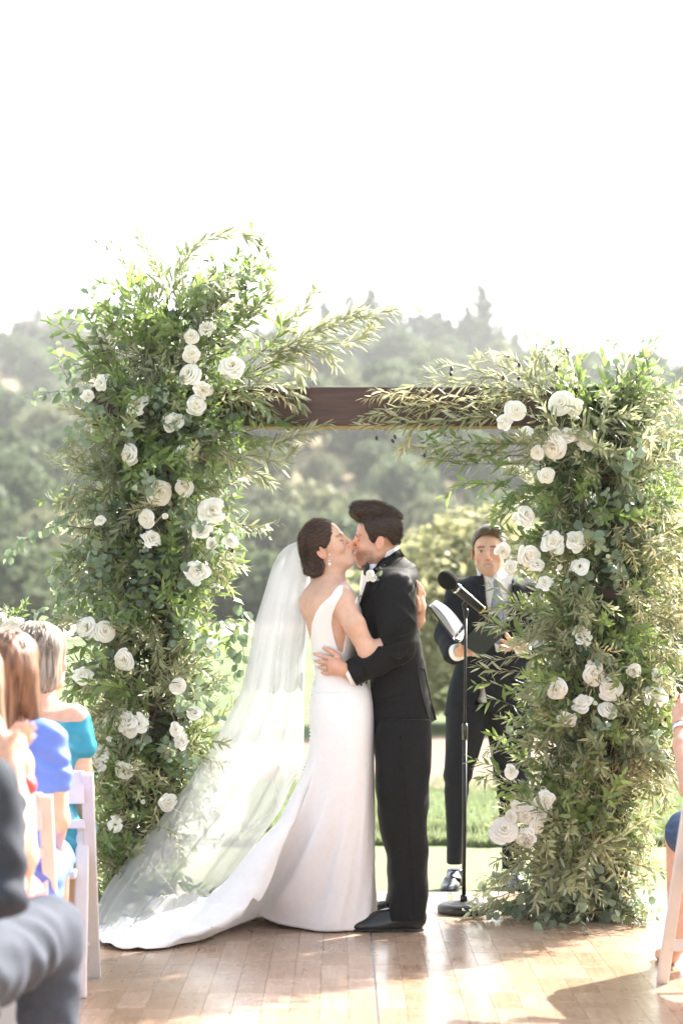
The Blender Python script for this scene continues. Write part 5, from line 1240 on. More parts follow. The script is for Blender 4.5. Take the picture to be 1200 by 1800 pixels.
# V opening at the chest
vopen = prism(Q2([(600, 985), (668, 985), (652, 1008), (640, 1040), (632, 1070), (600, 1075)]))
neckhole = rcone(Q(671, 958, GY), Q(682, 998, GY), 0.066, 0.070)
jops = jbody+[(vopen, '-', 0.004), (neckhole, '-', 0.004), (lohem, '&', 0.003), (grp(slv), '+', 0.018), (grp(slvR), '+', 0.018)]
jk = sdf_obj('jacket', jops, tuple(Q(575, 1310, -0.36)), tuple(Q(790, 955, 0.40)), 0.0042, tux, groom, disp=jdisp)
# back vent flap, lapel, collar, pocket, cuff buttons
patch('collar', [(652, 1003), (668, 990), (684, 977), (702, 964)], [(667, 1013), (680, 1002), (695, 991), (711, 978)], jk, tux, jk, 0.004, 20, 5)
patch('lapel', [(652, 1003), (643, 1024), (635, 1050), (631, 1066)], [(666, 1014), (661, 1030), (648, 1052), (632, 1069)], jk, satin, jk, 0.004, 22, 6)
patch('back_vent', [(731, 1172), (736, 1200), (744, 1235), (756, 1270)], [(746, 1176), (752, 1205), (760, 1240), (767, 1265)], jk, tux, jk, 0.006, 20, 5, thick=0.004)
patch('pocket_flap', [(668, 1226), (690, 1221), (708, 1217)], [(669, 1238), (691, 1234), (709, 1229)], jk, tux, jk, 0.003, 14, 4)
b = MB()
for x, y in ((652, 1194), (643, 1197.5), (634, 1201)): b.ball(Q(x, y, GY-0.258), (0.0052, 0.0025, 0.0052), 6)
b.build('cuff_button', satin, jk)
# shirt: collar, front, cuff, studs
sc_ = [(rcone(Q(670, 956, GY), Q(683, 998, GY), 0.0655, 0.0735), '+', 0), (prism(Q2([(649, 990), (655, 985), (703, 956), (716, 975), (690, 1000), (668, 1012), (655, 1005)])), '&', 0.001)]
sh = sdf_obj('shirt', sc_+[(ell(Q(655, 1035, GY), (0.055, 0.12, 0.13)), '+', 0.01)], tuple(Q(615, 1100, -0.2)), tuple(Q(725, 945, 0.25)), 0.004, shirt_m, groom)
cf = [(rcone(Q(624, 1179, GY-0.212), Q(604, 1188.5, GY-0.206), 0.050, 0.0475), '+', 0), (plane(Q(607, 1183), fd), '&', 0.002)]
sdf_obj('shirt_cuff', cf, tuple(Q(585, 1225, -0.3)), tuple(Q(650, 1140, -0.05)), 0.0035, shirt_m, groom)
b = MB(); 
for x, y in ((633.5, 1048), (631.5, 1060)): b.ball(Q(x, y, -0.075), 0.0045, 6)
b.build('shirt_stud', bpy.data.materials['silver'], sh)
bw = [(ell(Q(645, 999, -0.03), (0.012, 0.016, 0.016)), '+', 0), (ell(Q(643.5, 1001, -0.072), (0.012, 0.034, 0.029), rot(0, 0.25, 0)), '+', 0.004), (rcone(Q(642, 998, -0.02), Q(636, 995, 0.05), 0.010, 0.020), '+', 0.006)]
sdf_obj('bow_tie', bw, tuple(Q(620, 1030, -0.12)), tuple(Q(660, 975, 0.09)), 0.003, satin, groom)
# trousers
TN = rows([(1262, 668, 756, .10, -.075), (1290, 658, 757, .105, -.078), (1340, 662, 756, .103, -.085), (1400, 665, 752.5, .096, -.09), (1450, 672, 750.5, .088, -.09), (1500, 684, 750, .082, -.09), (1550, 690, 750, .078, -.088), (1612, 683, 748, .078, -.085)], 0)
TF = rows([(1262, 664, 752, .10, .12), (1290, 656, 754, .105, .13), (1340, 660, 752, .102, .14), (1400, 662, 746, .094, .15), (1450, 668, 742, .086, .155), (1500, 678, 738, .080, .16), (1550, 683, 735, .077, .16), (1596, 680, 730, .077, .16)], 0)
def tdisp(V):
    px = V[:, 0]/D0*FPX+600; py = HOR-(V[:, 2]-CAMH)*FPX/D0
    w = sstep(1380, 1600, py)
    kn = np.exp(-((py-1395)/45)**2); return 0.011*(w+0.5*kn)*np.sin(py*0.085+px*0.06+4*fbm(V*6, 2))*(0.5+fbm(V*5, 2))+0.006*fbm(V*_a((12, 12, 4)), 3)+0.004*np.exp(-((px-692+0.02*(py-1300))/5)**2)*(V[:, 1] < 8.95)
tr_ = sdf_obj('trousers', [(colz(TN, 2.2), '+', 0), (colz(TF, 2.2), '+', 0.03)], tuple(Q(640, 1625, -0.25)), tuple(Q(775, 1255, 0.32)), 0.0042, tux, groom, disp=tdisp)
patch('side_stripe', [(697, 1290), (703, 1370), (711, 1450), (717, 1530), (719, 1604)], [(703, 1290), (709, 1370), (717, 1450), (723, 1530), (725, 1604)], tr_, tux, tr_, 0.0012, 40, 3)
leather = pmat('black_leather', (0.005, 0.005, 0.0055), 0.16, 0.2, 20, 0.04, 60, spec=0.5)
solem = pmat('shoe_sole', (0.018, 0.016, 0.015), 0.6)
p = Q(690, 1632); shoe(groom, (Q(688, 0).x, D0-0.085, 0.0), PI+0.05, leather, solem, 1.06)
shoe(groom, (Q(672, 0).x+0.03, D0+0.16, 0.0), PI-0.1, leather, solem, 1.06)
# boutonniere
bt_ = thing('boutonniere', Q(655, 1015, GY-0.2), 'small white rose boutonniere with green sprig on the groom\'s lapel', 'flower')
for x, y, r_ in ((650, 1011, 7.5), (655, 1018, 7.0), (647, 1018, 6)):
    rr_ = r_/FPX*D0; c = Q(x, y, GY-0.215)
    obj('rose', random.choice(ROSE), None, bt_, Matrix.Translation(c)@Vector((-0.3, -1, 0.2)).to_track_quat('Z', 'Y').to_matrix().to_4x4()@Matrix.Diagonal((rr_, rr_, rr_, 1)))
obj('ruscus_branch', branch_mesh([Q(655, 1024, GY-0.20), Q(663, 1010, GY-0.225), Q(672, 996, GY-0.21)], 'eucalyptus', 3001, 2.6, 0.32, 0.1, 0.001), None, bt_)
obj('dry_sunlit_olive_branch', branch_mesh([Q(652, 1020, GY-0.2), Q(658, 1014, GY-0.23), Q(667, 1008, GY-0.215)], 'dry', 3002, 2.0, 0.4, 0.1, 0.001), None, bt_)
# ================================================================== OFFICIANT (d = 10.5 m, on the grass)
D1 = 10.5
def Q1(px, py, dy=0.0):
    w = W(px, py, D1); return Vector((w.x, D1+dy, w.z))
offi = thing('person', (Q1(850, 0).x, D1, GZ), 'smiling officiant in a dark suit and grey tie, half hidden by flowers', 'person')
hoF = Frame(Q1(859, 968, 0.0), (-0.14, -1.0, -0.05), (-0.04, -0.05, 1), 1.03)
neckO = [(rcone(Q1(860, 990, 0.045), Q1(864, 1025, 0.05), 0.058, 0.064), '+', 0.03), (ell(Q1(866, 1060, 0.05), (0.14, 0.08, 0.10)), '+', 0.04)]
aL = [Q1(812, 1042, 0.05), Q1(786, 1120, 0.02), Q1(790, 1146, -0.16), Q1(802, 1145, -0.24)]
aR = [Q1(922, 1042, 0.05), Q1(946, 1120, 0.02), Q1(920, 1142, -0.18), Q1(910, 1132, -0.25)]
core = [(rcone(Q1(812, 1042, 0.05), Q1(922, 1042, 0.05), 0.045, 0.045), '+', 0.03)]
hO = core+chain(aL, [0.045, 0.04, 0.030, 0.026], 0.02)+chain(aR, [0.045, 0.04, 0.030, 0.026], 0.02)
hO += [(ell(Q1(813, 1142, -0.27), (0.046, 0.022, 0.030)), '+', 0.02), (ell(Q1(898, 1130, -0.27), (0.046, 0.022, 0.032)), '+', 0.02)]
for bx_, by_, tx_, ty_ in ((823, 1136, 836, 1126), (826, 1140, 842, 1131), (827, 1145, 844, 1138), (825, 1149, 840, 1144)): hO += finger_ops(Q1(bx_, by_, -0.28), Q1(tx_, ty_, -0.30), 0.0105, (0, -0.4, -0.2))
hO += finger_ops(Q1(806, 1140, -0.275), Q1(803, 1124, -0.31), 0.0115, (0, -0.4, 0.2))
for bx_, by_, tx_, ty_ in ((888, 1124, 880, 1112), (886, 1130, 872, 1124), (885, 1136, 871, 1133), (887, 1140, 874, 1140)): hO += finger_ops(Q1(bx_, by_, -0.28), Q1(tx_, ty_, -0.30), 0.0105, (0, -0.4, -0.2))
fpO = face_paint(hoF, (0.60, 0.36, 0.255), (0.48, 0.20, 0.17), beard=0.25, brow=(0.06, 0.04, 0.028), openeye=True, smile=True)
sdf_obj('body', hoF.ops(head_ops(False, smile=True))+neckO+hO, tuple(Q1(755, 1175, -0.40)), tuple(Q1(965, 905, 0.22)), 0.0036, skin, offi, colfn=fpO)
hairO = [(grp(hoF.ops([(ell((-0.012, 0, 0.036), (0.106, 0.083, 0.094)), '+', 0), (ell((0.055, 0.015, 0.098), (0.050, 0.060, 0.026)), '+', 0.02), (ell((0.070, 0, -0.020), (0.085, 0.080, 0.098)), '-', 0.012), (ell((0.045, 0, -0.075), (0.085, 0.2, 0.090)), '-', 0.012), (plane((0, 0, -0.035), (0, 0, -1)), '&', 0.01)])), '+', 0)]
sdf_obj('hair', hairO, tuple(Q1(825, 1000, -0.14)), tuple(Q1(895, 905, 0.15)), 0.0036, hairmat('brown_hair', (0.03, 0.018, 0.012), (0.10, 0.06, 0.038), sc=(160, 60, 160)), offi, disp=lambda V: 0.003*fbm(V*60, 2))
navy = pmat('dark_navy_wool', (0.0072, 0.0085, 0.0125), 0.8, 0.15, 60, 0.3, 700, spec=0.18)
def rows1(tab, dy): return rows(tab, dy, D1)
JO = [(1012, 826, 900, .10), (1024, 808, 926, .125), (1040, 800, 934, .135), (1075, 797, 938, .140), (1120, 802, 934, .135), (1165, 802, 930, .130), (1210, 790, 934, .14), (1275, 779, 942, .155)]
jo = [(colz(rows1(JO, 0.05), 2.4), '+', 0), (grp(chain([Q1(809, 1040, 0.05), Q1(787, 1118, 0.03), Q1(793, 1149, -0.17)], [0.070, 0.060, 0.050], 0.03)), '+', 0.03), (grp(chain([Q1(925, 1040, 0.05), Q1(947, 1118, 0.03), Q1(918, 1144, -0.18)], [0.070, 0.060, 0.050], 0.03)), '+', 0.03)]
jo += [(prism(Q2([(848, 990), (902, 990), (896, 1060), (872, 1150), (862, 1120), (852, 1050)], D1)), '-', 0.004) , (grp([(prism(Q2([(846, 1190), (866, 1300), (830, 1300), (830, 1248), (842, 1215)], D1)), '+', 0), (plane((0, D1-0.02, 0), (0, 1, 0)), '&', 0)]), '-', 0.004)]
jo[3] = (grp([jo[3], (plane((0, D1+0.03, 0), (0, 1, 0)), '&', 0)]), '-', 0.004)
jo += [(plane(Q1(800, 1258, 0), (Vector((0.12, 0, -1)))), '&', 0.004), (rcone(Q1(859, 985, 0.05), Q1(865, 1015, 0.05), 0.063, 0.068), '-', 0.004)]
jo_o = sdf_obj('jacket', jo, tuple(Q1(755, 1285, -0.30)), tuple(Q1(975, 985, 0.25)), 0.005, navy, offi, disp=lambda V: 0.006*fbm(V*_a((10, 10, 7)), 3)+0.002*fbm(V*30, 2))
patch('lapel', [(846, 1006), (834, 1040), (842, 1100), (866, 1160)], [(853, 1012), (852, 1050), (858, 1110), (872, 1162)], jo_o, navy, jo_o, 0.005, 20, 5, d=D1, y0=9.8)
b = MB(); b.ball(Q1(848, 1186, -0.10), (0.009, 0.004, 0.009), 7); b.build('jacket_button', bpy.data.materials['black_steel'], jo_o)
so_ = [(colz(rows1([(1000, 845, 885, .06), (1018, 838, 900, .10), (1060, 830, 905, .115), (1235, 835, 900, .12)], 0.05), 2.3), '+', 0), (rcone(Q1(859, 990, 0.045), Q1(865, 1018, 0.05), 0.0635, 0.068), '+', 0.004)]
sdf_obj('shirt', so_, tuple(Q1(800, 1240, -0.15)), tuple(Q1(930, 985, 0.25)), 0.0045, shirt_m, offi)
for sx, pts in ((1, [(851, 1006), (866, 1024), (856, 1038), (848, 1016)]), (-1, [(896, 1004), (874, 1024), (886, 1038), (902, 1014)])):
    b = MB(); V = [Q1(x, y, -0.052+0.002*i) for i, (x, y) in enumerate(pts)]; V += [v+Vector((0, 0.008, 0)) for v in V]; b.add(V, [(0, 1, 2, 3), (7, 6, 5, 4), (0, 4, 5, 1), (1, 5, 6, 2), (2, 6, 7, 3), (3, 7, 4, 0)]); b.build('collar', shirt_m, offi, False)
tie = [(rcone(Q1(870.5, 1024, -0.062), Q1(871, 1034, -0.068), 0.016, 0.014), '+', 0), (ell(Q1(872, 1085, -0.068), (0.034, 0.012, 0.15)), '+', 0.01)]
sdf_obj('tie', tie, tuple(Q1(850, 1150, -0.12)), tuple(Q1(895, 1010, -0.02)), 0.004, pmat('grey_silk', (0.22, 0.25, 0.32), 0.4, 0.2, 80, 0.1, 500), offi)
for p0, p1 in (((796, 1147, -0.18), (804, 1144, -0.235)), ((915, 1143, -0.19), (909, 1135, -0.24))):
    sdf_obj('shirt_cuff', [(rcone(Q1(*p0), Q1(*p1), 0.043, 0.041), '+', 0), (plane(Q1(*p1), Q1(*p1)-Q1(*p0)), '&', 0.002)], tuple(Q1(p1[0]-30, p1[1]+30, -0.32)), tuple(Q1(p1[0]+30, p1[1]-30, -0.1)), 0.004, shirt_m, offi)
TL = rows1([(1240, 785, 862, .12), (1270, 784, 858, .12), (1320, 783, 844, .10), (1376, 781, 827, .082), (1420, 783, 821, .078), (1470, 785, 817, .075), (1520, 785, 814, .075)], 0.03)
TR = rows1([(1240, 850, 935, .12), (1270, 855, 938, .12), (1320, 864, 935, .10), (1376, 872, 930, .085), (1420, 878, 925, .08), (1470, 883, 922, .078), (1533, 884, 922, .078)], 0.08)
sdf_obj('trousers', [(colz(TL, 2.2), '+', 0), (colz(TR, 2.2), '+', 0.02)], tuple(Q1(765, 1545, -0.2)), tuple(Q1(955, 1232, 0.3)), 0.005, navy, offi, disp=lambda V: 0.005*np.exp(-((V[:, 2]-Q1(0, 1373).z)/0.05)**2)*np.sin(V[:, 2]*60+V[:, 0]*50)+0.006*fbm(V*_a((12, 12, 6)), 3))
x_, y_ = Q1(795, 0).x, D1-0.03
s1 = shoe(offi, (x_, y_, GZ), -PI/2-0.25, pmat('blue_black_leather', (0.02, 0.025, 0.038), 0.25, 0.2, 20, 0.05, 100, spec=0.6), solem, 1.0)
shoe(offi, (Q1(903, 0).x, D1+0.02, GZ), -PI/2+0.15, bpy.data.materials['blue_black_leather'], solem, 1.0)
b = MB(); b.tube([(x_-0.052, y_-0.05, GZ+0.035), (x_-0.04, y_-0.07, GZ+0.065), (x_, y_-0.075, GZ+0.074), (x_+0.03, y_-0.055, GZ+0.062), (x_+0.04, y_-0.03, GZ+0.03)], 0.006, 6); b.build('shoe_strap', leather, s1)
# binder: two covers hinged on a spine, pages on the open left cover
bind = thing('binder', Q1(825, 1130, -0.32), 'open black ring binder with white pages, held up by the officiant', 'binder')
bkm = pmat('binder_vinyl', (0.022, 0.024, 0.022), 0.35, 0.1, 40, 0.1, 300, spec=0.5); papm = pmat('paper', (0.80, 0.80, 0.82), 0.7, 0.02, 30)
def slab(name, P, th, mat, par):
    n = (Vector(P[1])-Vector(P[0])).cross(Vector(P[3])-Vector(P[0])).normalized(); b = MB()
    V = [Vector(p)+n*th/2 for p in P]+[Vector(p)-n*th/2 for p in P]; b.add(V, [(0, 1, 2, 3), (7, 6, 5, 4), (0, 4, 5, 1), (1, 5, 6, 2), (2, 6, 7, 3), (3, 7, 4, 0)]); return b.build(name, mat, par, False)
spn, spf = Q1(790, 1124, -0.40), Q1(808, 1108, -0.17)
lo_n, lo_f = Q1(747, 1066, -0.36), Q1(757, 1060, -0.14)
ro_n, ro_f = Q1(859, 1079, -0.40), Q1(884, 1106, -0.17)
ro_n, ro_f = Q1(862, 1077, -0.30), Q1(886, 1104, -0.20)
sp2 = Q1(800, 1128, -0.38)
slab('cover', [spn, lo_n, lo_f, spf], 0.004, bkm, bind)
slab('cover', [sp2, ro_n, Q1(884, 1108, -0.30), Q1(838, 1152, -0.36)], 0.004, bkm, bind)
slab('spine', [spn, sp2, Q1(838, 1152, -0.36), spf+Vector((0.02, 0, -0.03))], 0.004, bkm, bind)
up = Vector((0.010, -0.004, 0.010))
pg = MB(); 
for k in range(3):
    o = up*(0.6+0.35*k); A = [spn.lerp(lo_n, t)+o+Vector((0, 0, 0.012*math.sin(t*PI)*k)) for t in np.linspace(0.06, 0.97, 9)]; Bq = [spf.lerp(lo_f, t)+o+Vector((0, 0, 0.012*math.sin(t*PI)*k)) for t in np.linspace(0.06, 0.97, 9)]
    pg.add(A+Bq, [(i, i+1, i+10, i+9) for i in range(8)])
po = pg.build('page', papm, bind); mo = po.modifiers.new('paper_thickness', 'SOLIDIFY'); mo.thickness = 0.0015
pr = MB(); pr.add([spn+up, sp2+up*0.6+Vector((0.004, 0, 0.006)), Q1(812, 1105, -0.26)+up*0.5, Q1(806, 1109, -0.2)+up*0.6], [(0, 1, 2, 3)]); po2 = pr.build('loose_page', papm, bind, False); mo = po2.modifiers.new('paper_thickness', 'SOLIDIFY'); mo.thickness = 0.0015
b = MB()
for t in (0.2, 0.5, 0.8):
    c = spn.lerp(spf, t)+Vector((0.004, -0.002, 0.014)); b.lathe([(0.013, -0.0015), (0.0145, 0), (0.013, 0.0015), (0.0118, 0), (0.013, -0.0015)], Matrix.Translation(c)@Matrix.Rotation(PI/2, 4, 'X'), 16)
b.build('ring_clip', bpy.data.materials['silver'], bind)
# ================================================================== MICROPHONE ON ITS STAND
DM = 9.46
stand = thing('microphone_stand', (W(815, 1606, DM).x, DM, 0), 'black round-base microphone stand between groom and officiant', 'microphone stand')
blk = pmat('black_paint', (0.009, 0.009, 0.010), 0.42, 0.15, 60, 0.15, 300, spec=0.5); chrome = pmat('dark_chrome', (0.10, 0.095, 0.085), 0.22, metal=0.9)
sx_ = W(815, 0, DM).x
b = MB(); b.lathe([(0.0, 0.0), (0.112, 0.0), (0.119, 0.006), (0.121, 0.018), (0.117, 0.032), (0.104, 0.042), (0.085, 0.046), (0.083, 0.0445), (0.080, 0.047), (0.060, 0.049), (0.058, 0.0475), (0.055, 0.050), (0.032, 0.052), (0.018, 0.053), (0.0, 0.053)], Matrix.Translation((sx_, DM, 0)), 48); base_o = b.build('base', blk, stand)
def pt(x, y, dd=0): return W(x, y, DM+dd)
zb_ = 0.05
b = MB(); b.tube([(sx_, DM, zb_), (sx_, DM, zb_+0.03)], 0.017, 12); b.build('base_nut', blk, base_o)
p1, p2 = pt(817.5, 1290), pt(820, 1075); p1.x = sx_+0.004; p2.x = p1.x+0.004
b = MB(); b.tube([(sx_, DM, zb_+0.02), p1], 0.0098, 14); b.build('lower_tube', blk, stand)
b = MB(); b.tube([p1+Vector((0, 0, -0.03)), p1+Vector((0, 0, 0.0)), p1+Vector((0, 0, 0.03)), p1+Vector((0, 0, 0.045))], [0.0125, 0.0135, 0.0135, 0.011], 14); b.build('height_clutch', chrome, stand)
b = MB(); b.tube([p1, p2], 0.0066, 12); b.build('upper_tube', blk, stand)
b = MB(); b.tube([p2+Vector((0, 0, -0.03)), p2, p2+Vector((0, 0, 0.012))], [0.009, 0.0125, 0.012], 12); b.tube([p2+Vector((-0.004, 0, 0.008)), p2+Vector((-0.008, 0, 0.03)), pt(822, 1056)], [0.010, 0.012, 0.013], 10); b.build('swivel_clip', blk, stand)
a_, e_ = pt(797, 1030, -0.05), pt(849, 1074, 0.0); ax_ = (e_-a_).normalized()
mic = thing('microphone', pt(820, 1050), 'black handheld microphone with foam windscreen clipped on its stand', 'microphone')
b = MB(); b.tube([a_, a_+ax_*0.012, a_.lerp(e_, 0.1), a_.lerp(e_, 0.45), a_.lerp(e_, 0.47), a_.lerp(e_, 0.55), e_-ax_*0.004, e_], [0.019, 0.0235, 0.0225, 0.0205, 0.0225, 0.0205, 0.0190, 0.016], 20); b.build('handle', blk, mic)
fo = MB(); Rm = ax_.to_track_quat('Z', 'Y').to_matrix(); fo.ball(pt(786.5, 1020, -0.06), (0.041, 0.041, 0.048), 18, Rm); f_ = fo.build('foam_windscreen', pmat('black_foam', (0.010, 0.010, 0.011), 0.95, 0.3, 300, 1.0, 700, spec=0.2), mic)
b = MB(); b.tube([e_-ax_*0.012, e_-ax_*0.004], [0.0202, 0.0198], 20); b.build('colour_ring', pmat('yellow_plastic', (0.65, 0.48, 0.05), 0.4), mic)
b = MB(); b.tube([a_+ax_*0.016, a_+ax_*0.026], [0.0242, 0.0242], 20); b.build('collar_ring', bpy.data.materials['silver'], mic)
# ================================================================== CHAIRS
resin = pmat('white_resin', (0.62, 0.595, 0.59), 0.38, 0.03, 20, 0.08, 200, spec=0.45); pad = pmat('white_vinyl', (0.78, 0.76, 0.73), 0.5, 0.03, 20, 0.1, 60)
def make_chair(x, y, yaw, label):
    """yaw: direction the sitter looks at, from +X"""
    t = thing('folding_chair', (x, y, 0), label, 'chair', 'white folding chairs in the guest rows'); M = Matrix.Translation((x, y, 0))@Matrix.Rotation(yaw, 4, 'Z'); t.matrix_basis = M; WM[t.name] = M
    def part(name, mb, mat=resin):
        me = mesh(name, mb.V, mb.F, False); o = obj(name, me, mat, None, None); o.parent = t; WM[o.name] = M; return o
    for s in (1, -1):
        b = MB(); b.beam((-0.215, s*0.218, 0.785), (0.205, s*0.218, 0.0), 0.020, 0.044, (0, 1, 0), 0.005); part('back_upright', b)
        b = MB(); b.beam((-0.055, s*0.192, 0.585), (-0.215, s*0.192, 0.0), 0.020, 0.048, (0, 1, 0), 0.006)
        b.tube([(-0.055+0.0, s*0.182, 0.585), (-0.055, s*0.202, 0.585)], 0.024, 16); part('rear_leg', b)
        b = MB(); b.tube([(-0.012, s*0.208, 0.41), (-0.012, s*0.165, 0.41)], 0.006, 8); part('hinge_pin', b, bpy.data.materials['silver'])
    b = MB(); b.beam((-0.195, -0.207, 0.735), (-0.195, 0.207, 0.735), 0.115, 0.018, (1, 0, 0), 0.004); part('backrest', b)
    b = MB(); b.beam((-0.135, -0.207, 0.60), (-0.135, 0.207, 0.60), 0.030, 0.016, (1, 0, 0), 0.004); part('back_slat', b)
    b = MB(); b.box((0.0, 0, 0.428), (0.40, 0.355, 0.030), bev=0.008); part('seat_frame', b)
    b = MB(); b.box((0.005, 0, 0.456), (0.37, 0.33, 0.030), bev=0.012); part('seat_pad', b, pad)
    b = MB(); b.beam((0.125, -0.207, 0.15), (0.125, 0.207, 0.15), 0.042, 0.018, (1, 0, 0), 0.004); part('front_stretcher', b)
    b = MB(); b.beam((-0.170, -0.182, 0.165), (-0.170, 0.182, 0.165), 0.036, 0.016, (1, 0, 0), 0.004); part('rear_stretcher', b)
    return t
def copy_thing(src, x, y, yaw, label):
    M = Matrix.Translation((x, y, 0))@Matrix.Rotation(yaw, 4, 'Z'); r = src.copy(); COL.objects.link(r); r.matrix_basis = M; r['label'] = label; WM[r.name] = M
    for c in src.children: d = c.copy(); COL.objects.link(d); d.parent = r
    return r
ch0 = make_chair(-1.115, 7.555, R(93), 'white folding chair under the woman in teal, front of the left rows')
copy_thing(ch0, -1.135, 6.66, R(93), 'white folding chair under the woman in the cornflower blue top')
copy_thing(ch0, -1.085, 5.74, R(93), 'white folding chair under the woman with the coral red dress')
copy_thing(ch0, -1.02, 4.78, R(93), 'white folding chair under the man in the grey suit')
copy_thing(ch0, 1.400, 7.47, R(96), 'white folding chair under the woman in the navy dress')
# ================================================================== GUESTS
def guest(x, y, yaw, label, fem=True, s=1.0, headyaw=0.0, base=(0.60, 0.36, 0.26), knees=0.46, arms='lap', zoff=0.0, vox=0.0055, arms2=None, legs=True, legspread=0.065, hands=None):
    t = thing('person', (x, y, 0), label, 'person'); F = Frame((x, y, zoff), (math.cos(yaw), math.sin(yaw), 0), (0, 0, 1), s)
    sw = 0.125 if fem else 0.185
    HF = Frame(F.pt((0.045, 0, 1.185)), (math.cos(yaw+headyaw), math.sin(yaw+headyaw), 0.02), (0, 0, 1), s*1.0)
    o = HF.ops(head_ops(fem)); L = []
    L += [(rcone((0.025, 0, 1.12), (0.005, 0, 1.00), 0.048, 0.06), '+', 0.03), (rcone((0.0, -sw, 0.965), (0.0, sw, 0.965), 0.055, 0.055), '+', 0.05)]
    L += [(colz([(0.46, 0, 0, .12, .155), (0.60, 0, 0, .10, .125), (0.75, 0.0, 0, .10, .128), (0.90, 0, 0, .105, .145), (0.985, 0, 0, .07, .10)]), '+', 0.04)]
    for sg in (1, -1):
        sh_ = Vector((0.0, sg*(sw+0.015), 0.955))
        if arms == 'lap': a = [sh_, Vector((-0.01, sg*(sw+0.035), 0.70)), Vector((0.20, sg*0.11, 0.585)), Vector((0.27, sg*0.05, 0.575))]
        else: a = [sh_]+[Vector((p[0], sg*p[1], p[2])) for p in (arms2 if arms2 and sg == 1 else arms)]
        L += chain(a, [0.044, 0.038, 0.030, 0.024], 0.02)
        e = a[-1]; d = (a[-1]-a[-2]).normalized()
        L += [(rcone(e, e+d*0.075, 0.030, 0.030), '+', 0.02)]
        n = Vector((0, sg, 0)); q = d.cross(n).normalized()
        for i in range(4):
            off = q*(i-1.5)*0.019; L += finger_ops(e+d*0.07+off, e+d*(0.155-0.012*abs(i-1.3))+off*1.1, 0.0088, n*0.15, 0.004)
        L += finger_ops(e+d*0.02+q*0.025, e+d*0.085+q*0.05-n*0.01, 0.0105, q*0.2, 0.006)
        if legs: L += chain([Vector((0.02, sg*0.085, 0.50)), Vector((knees, sg*legspread, 0.50)), Vector((knees+0.03, sg*legspread, 0.10)), Vector((knees+0.10, sg*(legspread+0.01), 0.035)), Vector((knees+0.19, sg*(legspread+0.015), 0.022))], [0.085, 0.058, 0.040, 0.033, 0.026], 0.02)
    fp = face_paint(HF, base, (0.5, 0.2, 0.18))
    p = np.array([F.pt((u, v, w)) for u in (-0.28, 0.75) for v in (-0.42, 0.42) for w in (-0.01, 1.36)])
    def cf(V):
        return fp(V)
    sdf_obj('body', o+F.ops(L), p.min(0), p.max(0), vox, skin, t, colfn=cf)
    return t, F, HF
def garment(name, t, F, ops, mat, vox=0.006, disp=None):
    p = np.array([F.pt((u, v, w)) for u in (-0.30, 0.75) for v in (-0.45, 0.45) for w in (0.0, 1.12)])
    return sdf_obj(name, F.ops(ops), p.min(0), p.max(0), vox, mat, t, disp=disp)
def strands(name, t, HF, mat, n, length, seed, spread=0.01, r=0.0011, back=True):
    rs = random.Random(seed); b = MB()
    for i in range(n):
        a = rs.uniform(0.55*PI, 1.45*PI) if back else rs.uniform(0.35*PI, 1.65*PI); el = rs.uniform(0.2, 1.3)
        dx, dy, dz = math.cos(a)*math.cos(el), math.sin(a)*math.cos(el), math.sin(el)
        k = 1.03+rs.uniform(0, 0.05); P = []
        for u in range(7):
            e2 = el-(el+0.1)*min(1, u/3); c = (math.cos(a)*math.cos(e2)*0.108*k-0.014, math.sin(a)*math.cos(e2)*0.090*k, 0.034+0.096*k*math.sin(e2) if u <= 3 else 0.034-0.01-(u-3)/3*length*rs.uniform(0.9, 1.05))
            if u > 3: c = (c[0]*0.98, c[1]*(1-0.04*(u-3)), c[2])
            P.append(Vector(HF.pt((c[0]+rs.uniform(-1, 1)*spread*u/6, c[1]+rs.uniform(-1, 1)*spread*u/6, c[2]))))
        b.tube(bez(P, 10), [r]*8+[r*0.6, r*0.3], 3)
    return b.build(name, mat, t)
def hair_obj(t, HF, ops, mat, amp=0.003):
    p = np.array([HF.pt((u, v, w)) for u in (-0.22, 0.18) for v in (-0.18, 0.18) for w in (-0.42, 0.2)])
    return sdf_obj('hair', HF.ops(ops), p.min(0), p.max(0), 0.0048, mat, t, disp=lambda V: amp*np.sin(HF.inv(V)[:, 1]*160+5*fbm(V*_a((14, 14, 3)), 2))+amp*fbm(V*_a((50, 50, 8)), 2))
facecut = (ell((0.100, 0, -0.035), (0.075, 0.105, 0.115)), '-', 0.01)
# woman in teal, grey bob
tA, FA, HA = guest(-1.085, 7.57, R(88), 'woman with a greying bob in a teal satin dress, in the front guest row', headyaw=-R(36), s=1.0)
teal = pmat('teal_satin', (0.006, 0.245, 0.36), 0.30, 0.15, 8, 0.05, 60, spec=0.6)
drs = [(colz([(0.46, 0, 0, .140, .168), (0.60, 0, 0, .110, .135), (0.75, 0.0, 0, .110, .138), (0.88, 0, 0, .118, .155), (0.945, 0, 0, .09, .15), (0.985, 0.0, 0, .065, .13)]), '+', 0)]
for sg in (1, -1): drs += [(rcone((0.0, sg*0.138, 0.952), (-0.01, sg*0.160, 0.865), 0.053, 0.050), '+', 0.03)]
neck_o = [(ell((-0.02, 0, 1.02), (0.2, 0.125, 0.075)), '-', 0.01)]
lap = [(rcone((0.0, sg*0.075, 0.52), (0.46, sg*0.065, 0.52), 0.10, 0.075), '+', 0.05) for sg in (1, -1)]+[(rcone((0.46, 0.0, 0.50), (0.48, 0, 0.40), 0.085, 0.095), '+', 0.06)]
fold_d = lambda V: 0.0055*np.sin(V[:, 2]*110+V[:, 0]*60+9*fbm(V*7, 2))*np.abs(fbm(V*6+3, 2))*2+0.005*fbm(V*14, 2)
garment('dress', tA, FA, drs+neck_o+lap, teal, disp=fold_d)
